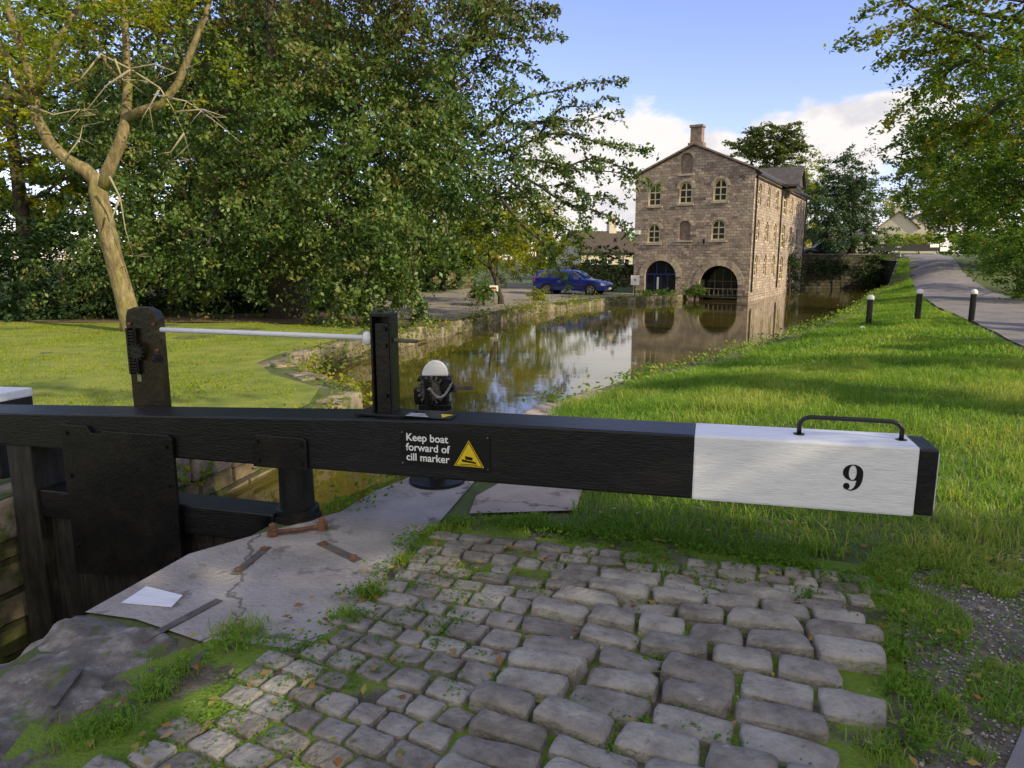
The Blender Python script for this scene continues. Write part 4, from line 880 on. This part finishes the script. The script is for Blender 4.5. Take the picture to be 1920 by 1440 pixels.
for i,(u,v,D_,ru,rv,lab) in enumerate([(60,490,29,150,130,'dark evergreen shrub mass at the far left behind the lawn'),(300,500,30.5,160,110,'dark evergreen shrub behind the leaning tree trunk'),(120,570,26.5,170,38,'low dark shrub along the back of the lawn at left'),(480,540,30,130,60,'dark shrub under the middle of the copper beech')]):
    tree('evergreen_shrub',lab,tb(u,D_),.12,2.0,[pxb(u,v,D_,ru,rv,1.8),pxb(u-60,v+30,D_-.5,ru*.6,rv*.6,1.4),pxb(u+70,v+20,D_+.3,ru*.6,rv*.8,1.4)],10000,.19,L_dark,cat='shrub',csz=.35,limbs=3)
bl=[]
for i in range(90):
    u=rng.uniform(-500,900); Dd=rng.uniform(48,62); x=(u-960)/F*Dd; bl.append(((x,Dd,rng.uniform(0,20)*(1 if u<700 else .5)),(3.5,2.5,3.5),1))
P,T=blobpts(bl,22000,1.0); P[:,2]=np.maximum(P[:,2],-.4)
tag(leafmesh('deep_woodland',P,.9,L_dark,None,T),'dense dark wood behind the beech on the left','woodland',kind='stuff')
tree('sapling_tree','small green tree with slim leaning trunk in the car park bed',tb(940,34),.13,2.6,[pxb(930,450,34,70,50,1.4),pxb(1000,440,35,55,50,1.3),pxb(880,440,35,50,40,1.2)],8000,.14,L_yel,csz=.3,limbs=3,lean=(-.6,0))
tree('round_shrub','rounded shrub left of the sapling bed',tb(905,33),.06,.6,[pxb(905,548,33,30,20,.7)],2600,.10,L_green,cat='shrub',csz=.15,limbs=2)
tree('tufted_shrub','pale tufted shrub in front of the blue car',tb(1012,37),.05,.5,[pxb(1008,554,37,20,13,.6)],1200,.10,L_yel,cat='shrub',csz=.12,limbs=2)
tree('clipped_hedge','large clipped evergreen hedge at the left corner of the mill',tb(1146,47),.1,1.5,[pxb(1146,498,47,48,36,1.6),pxb(1110,508,46.5,30,28,1.3)],11000,.11,L_dark,cat='hedge',csz=.12,shell=.25,limbs=2)
tree('background_shrub','green shrub against the wall behind the blue car',tb(1060,53),.1,1.5,[pxb(1050,490,53,60,30,1.5),pxb(960,500,54,80,30,1.5)],6000,.17,L_yel,cat='shrub',csz=.35,limbs=2)
tree('background_tree','green tree behind the car park between beech and mill',tb(1010,60),.3,6,[pxb(990,430,60,110,55,3),pxb(850,430,58,120,80,3),pxb(1130,464,88,50,18,3)],14000,.3,L_yel,csz=.6)
tree('background_tree','low sunlit tree over the car park wall',tb(830,48),.2,4,[pxb(820,480,46,90,45,2),pxb(720,520,44,60,45,2)],8000,.21,L_green,csz=.45)
tree('waterside_shrub','leafy bush trailing between the two mill arches',(11.0,43.0,-.5),.05,.5,[((10.9,42.8,-.25),(.55,.4,.45),1)],1800,.11,L_green,cat='shrub',csz=.15,limbs=2)
tree('flower_bed_plants','pale leafy plants in the bed below the left mill arch',tb(1215,42.2,-.5),.03,.2,[((8.6,42.0,-.35),(1.3,.4,.18),1)],1500,.10,L_weed,cat='plants',csz=.12,limbs=2)
tree('ivy_shrub','ivy clump growing at the far foot of the mill side wall',tb(1478,53,-.8),.08,2,[pxb(1478,515,54,22,42,.8)],5000,.14,L_dark,cat='ivy',csz=.25,limbs=2)
tree('ivy_shrub','ivy hanging over the dark retaining wall beyond the mill',(27,58.8,-.8),.06,2,[((26,58.9,1.1),(2.2,.35,.7),1),((29.3,59.4,.6),(1.2,.4,1.2),1)],4500,.15,L_dark,cat='ivy',csz=.3,limbs=2)
tree('pine_tree','tall scots pine rising behind the mill roof',tb(1440,70,1.8),.35,11,[pxb(1440,250,70,50,14,2.2),pxb(1405,275,70,36,12,2),pxb(1475,275,70,38,12,2),pxb(1440,292,70,60,14,2.5),pxb(1450,320,70,45,12,2)],12000,.3,L_pine,bark=m_bark,csz=.4,flat=.3,limbs=5,dd=0)
tree('rounded_tree','grey green rounded tree standing above the retaining wall',tb(1588,64,1.8),.3,7,[pxb(1590,335,64,45,55,2.5),pxb(1560,390,64,55,50,2.5),pxb(1610,385,64,45,60,2.5),pxb(1585,440,63,65,30,2.2)],20000,.24,L_blue,csz=.4,limbs=6)
tree('background_tree','yellow green tree peeping out right of the mill roof',tb(1520,78,1.6),.3,7,[pxb(1510,330,80,35,35,2.5),pxb(1530,400,78,50,50,2.5)],8000,.28,L_yel,csz=.5)
tree('waterside_shrub','dark bush hanging over the wall near the distant lock',tb(1655,61,1.6),.1,1.5,[pxb(1650,462,62,40,20,1.5),pxb(1640,490,60,20,15,.8)],4500,.17,L_green,cat='shrub',csz=.3,limbs=2)
tree('background_tree','sunlit tree beyond the distant houses',tb(1730,140,1.8),.4,8,[pxb(1740,385,150,60,30,5),pxb(1790,375,140,50,50,5),pxb(1650,385,150,50,25,5)],9000,.5,L_yel,csz=1.0)
tree('garden_shrub','yellow green shrub in front of the distant houses',tb(1715,95,1.8),.1,1.2,[pxb(1715,450,95,50,12,2)],4000,.25,L_yel,cat='shrub',csz=.35,limbs=2)
tree('towpath_tree','overhanging autumn tree at the upper right with sparse branch tips',tb(2280,17),.4,8,[pxb(1860,40,17,90,90,2.5),pxb(1960,150,17.5,120,160,2.5),pxb(1800,20,17,90,50,2,.7),pxb(2100,100,18,200,250,3,.5),pxb(1900,-120,18,200,120,3,.3)],12000,.14,L_aut,sprays=[((1850,60,17),(1592,72,16.6),420,.3,.25),((1850,90,17),(1670,110,17),420,.2,.25),((1850,130,17),(1700,200,17),420,.2,.25),((1800,20,17),(1640,10,17),350,.2,.25),((1880,200,17.5),(1740,260,18),420,.2,.25)],csz=.3,limbs=8,per=35,flat=.5)
tree('towpath_tree','tall green and yellow tree beyond the path on the right',tb(2010,30),.4,9,[pxb(1850,230,30,100,100,3),pxb(1780,280,31,85,80,2.5),pxb(1730,200,31,60,50,2,.6),pxb(1900,370,30,90,100,2.5),pxb(1830,360,33,80,60,2.5),pxb(1990,250,30,120,200,3),pxb(1840,120,32,110,60,2.5)],25000,.19,L_green,csz=.38,limbs=8)
tree('towpath_tree','green tree arching over the far end of the path',tb(1930,48),.4,8,[pxb(1800,395,52,60,45,3),pxb(1765,320,50,70,60,3),pxb(1880,400,48,80,90,3),pxb(1820,300,52,100,90,3.5),pxb(1710,345,54,40,35,2,.7)],24000,.25,L_aut,csz=.48,limbs=8)
tree('path_hedge','dark hedge along the right side of the path',tb(1905,37),.1,1.5,[pxb(1905,480,38,45,45,3),pxb(1960,500,30,60,60,3),pxb(1865,460,52,35,25,4)],14000,.17,L_green,cat='hedge',csz=.35,limbs=2)
for i,(x,y,r,n,pr) in enumerate([(9.8,-4.6,3.0,9000,60),(14,-7.6,3.4,9000,60),(15.2,.3,1.3,3400,90),(17.5,4.6,2.0,4200,90),(19,8.6,1.3,3200,90),(22,12.4,2.2,3600,120)]):
    tree('roadside_tree',['leafy tree right of the lock shading the beam','broad tree right of the lock behind the first','slim tree across the path from the lock','narrow crowned tree across the path','slim tree further up the path','narrow crowned tree well up the path'][i],(x,y,.1),.22,6.5,[((x,y,5.8),(r,r,3.4),1),((x-.5,y,2.9),(r*.9,r*.9,2.2),1.0),((x,y,9.4),(r*.8,r*.8,2.6),.8)],n,.32,L_green,csz=.45 if i<2 else .32,per=pr)
u_=np.concatenate([rng.uniform(600,1250,120),rng.uniform(1380,2000,110),rng.uniform(-600,600,60)]); bl=[]
for u in u_:
    Dd=rng.uniform(150,190); x=(u-960)/F*Dd; bl.append(((x,Dd,rng.uniform(2,6)),(rng.uniform(3,6),3,rng.uniform(2,4)),1))
P,T=blobpts(bl,26000,1.2); P[:,2]=np.maximum(P[:,2],-.4)
tag(leafmesh('distant_woodland',P,1.1,L_green,None,T),'belt of distant trees along the horizon','woodland',kind='stuff')
# ------------------------------------------------ grass
def scatter(poly,n):
    xs=[a for a,b_ in poly]; ys=[b_ for a,b_ in poly]; out=np.empty((0,2))
    while len(out)<n:
        q=np.column_stack([rng.uniform(min(xs),max(xs),n),rng.uniform(min(ys),max(ys),n)]); out=np.concatenate([out,q[inpoly(q[:,0],q[:,1],poly)]])
    return out[:n]
def blades(name,label,P2,h,w_,mat,z=None,lean=.5,tall=None,tadd=0):
    n=len(P2); zz=zf(P2[:,0],P2[:,1]) if z is None else np.full(n,z)
    hh=h*rng.uniform(.4,1.3,n)
    if tall is not None: hh*=tall
    a=rng.uniform(0,2*np.pi,n); dx,dy=np.cos(a),np.sin(a); th_=rng.uniform(0,2*np.pi,n); ln=hh*lean*rng.uniform(.2,1.2,n); ox,oy=np.cos(th_)*ln,np.sin(th_)*ln
    w2=w_*rng.uniform(.6,1.3,n)/2; v=np.empty((n,5,3)); b0=np.column_stack([P2,zz-.005])
    wd=np.column_stack([dx*w2,dy*w2,0*w2]); md=b0+np.column_stack([ox*.3,oy*.3,hh*.6]); tpp=b0+np.column_stack([ox,oy,hh*(1-.25*lean)])
    v[:,0]=b0-wd; v[:,1]=b0+wd; v[:,2]=md+wd*.8; v[:,3]=md-wd*.8; v[:,4]=tpp
    i=np.arange(n)*5; q=np.column_stack([i,i+1,i+2,i+3]); t=np.column_stack([i+3,i+2,i+4])
    ti=np.clip(.5*(np.sin(P2[:,0]*1.7)*np.sin(P2[:,1]*1.3)+1)*.5+.5*rng.uniform(0,1,n)+tadd,0,1)
    return tag(npmesh(name,v.reshape(-1,3),[q,t],mat,None,np.concatenate([ti,ti])),label,'grass',kind='stuff')
def patch(P2,f): return .5+.5*np.sin(P2[:,0]*f+1.3*np.sin(P2[:,1]*f*.7))*np.sin(P2[:,1]*f*.9+.8*np.sin(P2[:,0]*f*1.3))
def tufts(cs,n,sp):
    return np.concatenate([np.column_stack([rng.normal(x,sp*s,int(n*s)),rng.normal(y,sp*s,int(n*s))]) for (x,y,s) in cs])
nearg=[(.55,5.5),(.42,4.6),(.35,4.15),(1.2,3.85),(2.0,3.7),(3.2,3.4),(3.8,3.8),(5.4,5.9),(7.5,9),(9.3,12),(2.6,12),(1.5,10.9),(.55,9.7),(.25,7.2)]
P2=scatter(nearg,85000); P2=np.concatenate([P2,scatter([(1.0,8),(1.7,10.9),(2.6,12),(4,14),(6.5,11),(4,8)],12000)])
kk=patch(P2,2.3); k2=patch(P2,7.1); blades('bank_grass','long green grass on the near canal bank',P2,.10,.0075,L_grass,lean=.9,tall=.45+.7*kk+.5*k2)
cs=[(x_,y_,rng.uniform(.6,1.5)) for x_,y_ in scatter(nearg,110)]
blades('grass_tussocks','taller straw tipped tussocks scattered over the near bank',tufts(cs,110,.08),.17,.007,L_grass,lean=.9,tadd=.25)
farg=[(2.2,11.4),(4.3,14.2),(7.6,18.6),(14.2,28.6),(21.5,41.5),(23.3,41.5),(15.4,26),(12.8,20),(9.7,13.4),(9.0,11.6)]
P2=scatter(farg,55000); blades('bank_grass','grass on the canal bank around the bollards',P2,.13,.02,L_grass,lean=.9,tall=.5+.9*patch(P2,2.1))
blades('bank_grass','grass verge rising toward the distant lock',scatter([(21.5,41.5),(23.3,41.5),(33,60),(31.5,58.5)],9000),.2,.04,L_grass)
P2=scatter([(-3.75,6.8),(-3.3,8),(-3.1,9.7),(-3.3,11),(-4.5,12.4),(-5.1,13.7),(-4.9,15.4),(-4.4,18.2),(-4.6,23),(-12,24),(-22,23),(-12,8)],70000)
blades('lawn_grass','short lawn grass left of the canal',P2,.06,.015,L_lawn,lean=.8,tall=.5+.9*patch(P2,1.7))
P2=scatter([G(900,985),G(1100,965),(.5,4.4),(1.2,3.9),(2,3.8),(3.3,3.8),G(1990,1030),G(1900,1130),G(1720,1120),G(1640,1095),G(1250,1030),G(1000,1000)],17000); kk=patch(P2,6)>.3
blades('verge_grass','sparse grass between the cobbles and the balance beam',P2[kk],.055,.006,L_grass,z=.02,lean=1.1)
P2=scatter([G(1660,1100),G(1920,1060),(2.4,2.7),(1.75,2.1),G(1690,1440)],9000); kk=patch(P2,5)>.55
blades('verge_grass','ragged grass patches in the gravel at the right',P2[kk],.05,.005,L_grass,z=.015,lean=1.1)
tc_=[(*G(450,1195),1.2),(*G(330,1270),.8),(*G(290,1310),.8),(*G(160,1390),.9),(*G(230,1370),.6),(*G(650,1165),.7),(*G(690,1120),.7),(*G(760,1060),.6),(*G(830,1000),.7),(*G(870,990),.8),(*G(1640,1120),1.),(*G(1660,1230),1.),(*G(1700,1300),.8),(*G(1740,1380),1.1),(*G(1760,1330),.7),(*G(1250,1080),.6),(*G(1200,1060),.6),(*G(1060,1000),.9),(*G(960,995),.8),(*G(1500,1060),.8),(*G(640,950),.6),(*G(1650,1420),.7),(*G(620,960),.5)]
blades('grass_tufts','grass tufts at the edges of the cobbles',tufts(tc_,230,.055),.065,.005,L_grass,z=.02,lean=1.0)
def weeds(name,label,P2,z0,z1_,size):
    n=len(P2); z=rng.uniform(z0,z1_,n); P=np.column_stack([P2,z]); T=np.clip(.5*patch(P2,3)+.5*rng.uniform(0,1,n),0,1)
    return tag(leafmesh(name,P,size,L_weed,None,T,up=1.4,wr=.7),label,'weeds',kind='stuff')
P2=scatter(cob,16000); P2=P2[patch(P2,4.1)>.45]; cl=P2[rng.integers(0,len(P2),620)]; cl=np.repeat(cl,20,0)+rng.normal(size=(620*20,2))*.026
weeds('joint_weeds','small weeds growing in the cobble joints',cl,.02,.05,.015)
ed=[G(420,1210),G(560,1225),G(645,1180),G(720,1090),G(800,1005),G(880,985),G(1000,1000),G(1250,1040),G(1640,1105),G(1680,1200),G(1690,1330),G(1720,1440)]
ed2=[G(430,1225),G(300,1300),G(220,1370),G(120,1420)]
out=[]
for ch_,dn in ((ed,24),(ed2,16)):
    for a,c_ in zip(ch_[:-1],ch_[1:]):
        a=np.array(a);c_=np.array(c_); L_=np.linalg.norm(c_-a); m_=int(L_*dn)
        q=a+(c_-a)*rng.uniform(0,1,(m_,1))+rng.normal(size=(m_,2))*.05; out.append(np.repeat(q,28,0)+rng.normal(size=(m_*28,2))*.035)
weeds('edge_weeds','leafy weeds along the edge of the cobbles and slab',np.concatenate(out),.015,.08,.02)
q=scatter([G(1660,1060),G(1920,1040),(3.2,3),(1.9,2.3),G(1700,1400)],150); q=np.repeat(q,24,0)+rng.normal(size=(150*24,2))*.04
weeds('gravel_weeds','scattered weeds in the gravel',q,.015,.05,.017)
out=[]
for a,c_ in zip(LC[3:14],LC[4:15]):
    a=np.array(a);c_=np.array(c_); L_=np.linalg.norm(c_-a); m_=int(L_*3.2); q=a+(c_-a)*rng.uniform(0,1,(m_,1)); q=np.repeat(q,60,0); sg2=.22 if a[1]>11 else .12
    out.append(np.column_stack([q+rng.normal(size=q.shape)*sg2,np.full(len(q),-.45 if a[1]>11 else -.38)+rng.normal(size=len(q))*(.17 if a[1]>11 else .10)]))
P=np.concatenate(out); tag(leafmesh('bankside_plants',P,.09,L_yel,None,rng.uniform(0,1,len(P))),'weeds hanging over the far canal wall','plants',kind='stuff')
out=[]
for a,c_ in zip(RC[11:17],RC[12:18]):
    a=np.array(a);c_=np.array(c_); L_=np.linalg.norm(c_-a); m_=int(L_*5); q=a+(c_-a)*rng.uniform(0,1,(m_,1)); q=np.repeat(q,45,0); out.append(np.column_stack([q+rng.normal(size=q.shape)*.15,np.full(len(q),-.48)+rng.normal(size=len(q))*.12]))
P=np.concatenate(out); tag(leafmesh('bankside_plants',P,.09,L_grass,None,rng.uniform(0,1,len(P))),'grass and weeds hanging over the near canal edge','plants',kind='stuff')
q=np.repeat(np.array([G(700,925),G(690,945),G(655,955),G(730,905)]),60,0)+rng.normal(size=(240,2))*.07
tag(leafmesh('lockside_plants',np.column_stack([q,rng.uniform(-.1,.12,240)]),.04,L_weed,None,rng.uniform(0,1,240)),'spindly plants at the lock side behind the heel post','plants',kind='stuff')
fp_=np.concatenate([scatter([G(250,1250),G(900,960),G(1920,960),(3.2,2.6),(1.7,1.9),(-1.4,1.9)],460),scatter([(1,4.6),(5,5.5),(7,10),(2,10)],600)])
tag(leafmesh('fallen_leaves',np.column_stack([fp_,zf(fp_[:,0],fp_[:,1])+rng.uniform(.03,.05,len(fp_))]),.045,L_fall,None,rng.uniform(0,1,len(fp_)),up=3),'fallen autumn leaves on cobbles and grass','leaves',kind='stuff')
q=np.concatenate([scatter([G(1660,1060),G(1990,1030),(4.2,3.2),(1.7,1.9),G(1700,1440)],5200),scatter(cob,900)]); n=len(q); s=rng.uniform(.003,.010,n)
base=np.array([(1,0,0),(0,1,0),(-1,0,0),(0,-1,0),(0,0,.8),(0,0,-.6)]); v=base[None]*s[:,None,None]*rng.uniform(.7,1.3,(n,6,1)); v+=np.column_stack([q,np.full(n,.014)])[:,None]
i=np.arange(n)[:,None]*6; tri_=np.array([(0,1,4),(1,2,4),(2,3,4),(3,0,4),(1,0,5),(2,1,5),(3,2,5),(0,3,5)]); f=(i[:,:,None]+tri_[None]).reshape(-1,3)
tag(npmesh('gravel_stones',v.reshape(-1,3),[f],m_pebble,None),'loose gravel stones beside the cobbles','gravel',kind='stuff')
# ------------------------------------------------ light, sky, camera
SE=math.radians(27); SR=math.atan2(.80,-.60)
sun=bpy.data.lights.new('sun','SUN'); sun.energy=5.0; sun.angle=math.radians(.5); sun.color=(1,.86,.57)
so_=bpy.data.objects.new('sun',sun); C.objects.link(so_)
sv=Vector((math.sin(SR)*math.cos(SE),math.cos(SR)*math.cos(SE),math.sin(SE))); so_.rotation_euler=sv.to_track_quat('Z','Y').to_euler()
wd_=bpy.data.worlds.new('World'); S.world=wd_; wd_.use_nodes=True; nt=wd_.node_tree; nt.nodes.clear(); N=nt.nodes; L=nt.links
out=N.new('ShaderNodeOutputWorld'); sky=N.new('ShaderNodeTexSky'); sky.sky_type='NISHITA'; sky.sun_disc=False; sky.sun_elevation=SE; sky.sun_rotation=SR; sky.air_density=1.0; sky.dust_density=.3; sky.ozone_density=2.5
mu=N.new('ShaderNodeVectorMath'); mu.operation='MULTIPLY'; L.new(sky.outputs[0],mu.inputs[0]); mu.inputs[1].default_value=(1.7,1.4,1.75)
bg=N.new('ShaderNodeBackground'); bg.inputs[1].default_value=.15; L.new(mu.outputs[0],bg.inputs[0])
bg2=N.new('ShaderNodeBackground'); bg2.inputs[0].default_value=(1,.94,.92,1); bg2.inputs[1].default_value=1.02
tcd=N.new('ShaderNodeTexCoord')
def lobe(u,v,r,sz):
    d=ray(u,v).normalized(); mp=N.new('ShaderNodeVectorMath'); mp.operation='SUBTRACT'; L.new(tcd.outputs['Generated'],mp.inputs[0]); mp.inputs[1].default_value=d
    ml=N.new('ShaderNodeVectorMath'); ml.operation='MULTIPLY'; L.new(mp.outputs[0],ml.inputs[0]); ml.inputs[1].default_value=(1,1,sz)
    ln=N.new('ShaderNodeVectorMath'); ln.operation='LENGTH'; L.new(ml.outputs[0],ln.inputs[0])
    mr=N.new('ShaderNodeMapRange'); mr.inputs[1].default_value=0; mr.inputs[2].default_value=r; mr.inputs[3].default_value=1; mr.inputs[4].default_value=0; L.new(ln.outputs['Value'],mr.inputs[0]); return mr.outputs[0]
acc=None
for a in [(1170,350,.25,1.7),(1330,330,.14,1.7),(1600,250,.17,2.4),(1520,290,.15,1.8),(1680,225,.12,2)]:
    l=lobe(*a)
    if acc is None: acc=l
    else:
        mx=N.new('ShaderNodeMath'); mx.operation='MAXIMUM'; L.new(acc,mx.inputs[0]); L.new(l,mx.inputs[1]); acc=mx.outputs[0]
nz=N.new('ShaderNodeTexNoise'); nz.inputs['Scale'].default_value=9; nz.inputs['Detail'].default_value=8; nz.inputs['Roughness'].default_value=.6
mp=N.new('ShaderNodeMapping'); mp.inputs['Scale'].default_value=(1,1,1.8); L.new(tcd.outputs['Generated'],mp.inputs[0]); L.new(mp.outputs[0],nz.inputs['Vector'])
ad=N.new('ShaderNodeMath'); ad.operation='MULTIPLY_ADD'; L.new(nz.outputs['Fac'],ad.inputs[0]); ad.inputs[1].default_value=1.3; L.new(acc,ad.inputs[2])
mr=N.new('ShaderNodeMapRange'); mr.interpolation_type='SMOOTHSTEP'; mr.inputs[1].default_value=.93; mr.inputs[2].default_value=1.14; L.new(ad.outputs[0],mr.inputs[0])
nz2=N.new('ShaderNodeTexNoise'); nz2.inputs['Scale'].default_value=14; nz2.inputs['Detail'].default_value=5; L.new(mp.outputs[0],nz2.inputs['Vector'])
cr=ramp(nt,[(.78,.76,.80),(1,.95,.93),(1.0,.97,.95)],.35,.6); L.new(nz2.outputs['Fac'],cr.inputs[0]); L.new(cr.outputs[0],bg2.inputs[0])
mxs=N.new('ShaderNodeMixShader'); L.new(mr.outputs[0],mxs.inputs[0]); L.new(bg.outputs[0],mxs.inputs[1]); L.new(bg2.outputs[0],mxs.inputs[2])
# even white glow added as fill over the unseen sky behind the viewpoint
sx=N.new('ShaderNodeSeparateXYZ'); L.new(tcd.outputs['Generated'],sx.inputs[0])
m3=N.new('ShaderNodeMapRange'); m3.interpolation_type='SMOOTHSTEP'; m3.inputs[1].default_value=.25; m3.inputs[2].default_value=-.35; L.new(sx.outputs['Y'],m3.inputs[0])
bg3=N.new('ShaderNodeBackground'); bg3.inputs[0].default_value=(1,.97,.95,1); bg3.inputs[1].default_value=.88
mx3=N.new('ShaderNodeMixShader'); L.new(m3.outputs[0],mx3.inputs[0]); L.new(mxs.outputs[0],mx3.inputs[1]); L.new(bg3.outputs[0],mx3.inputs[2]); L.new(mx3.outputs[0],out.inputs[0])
cam=bpy.data.cameras.new('camera'); cam.sensor_width=36; cam.lens=F/1920*36; cam.clip_end=3000; cam.clip_start=.05
co=bpy.data.objects.new('camera',cam); C.objects.link(co); co.location=(0,0,CAMZ); co.rotation_euler=(math.radians(80),0,0); S.camera=co
S.view_settings.view_transform='Standard'; S.view_settings.look='None'; S.view_settings.exposure=0
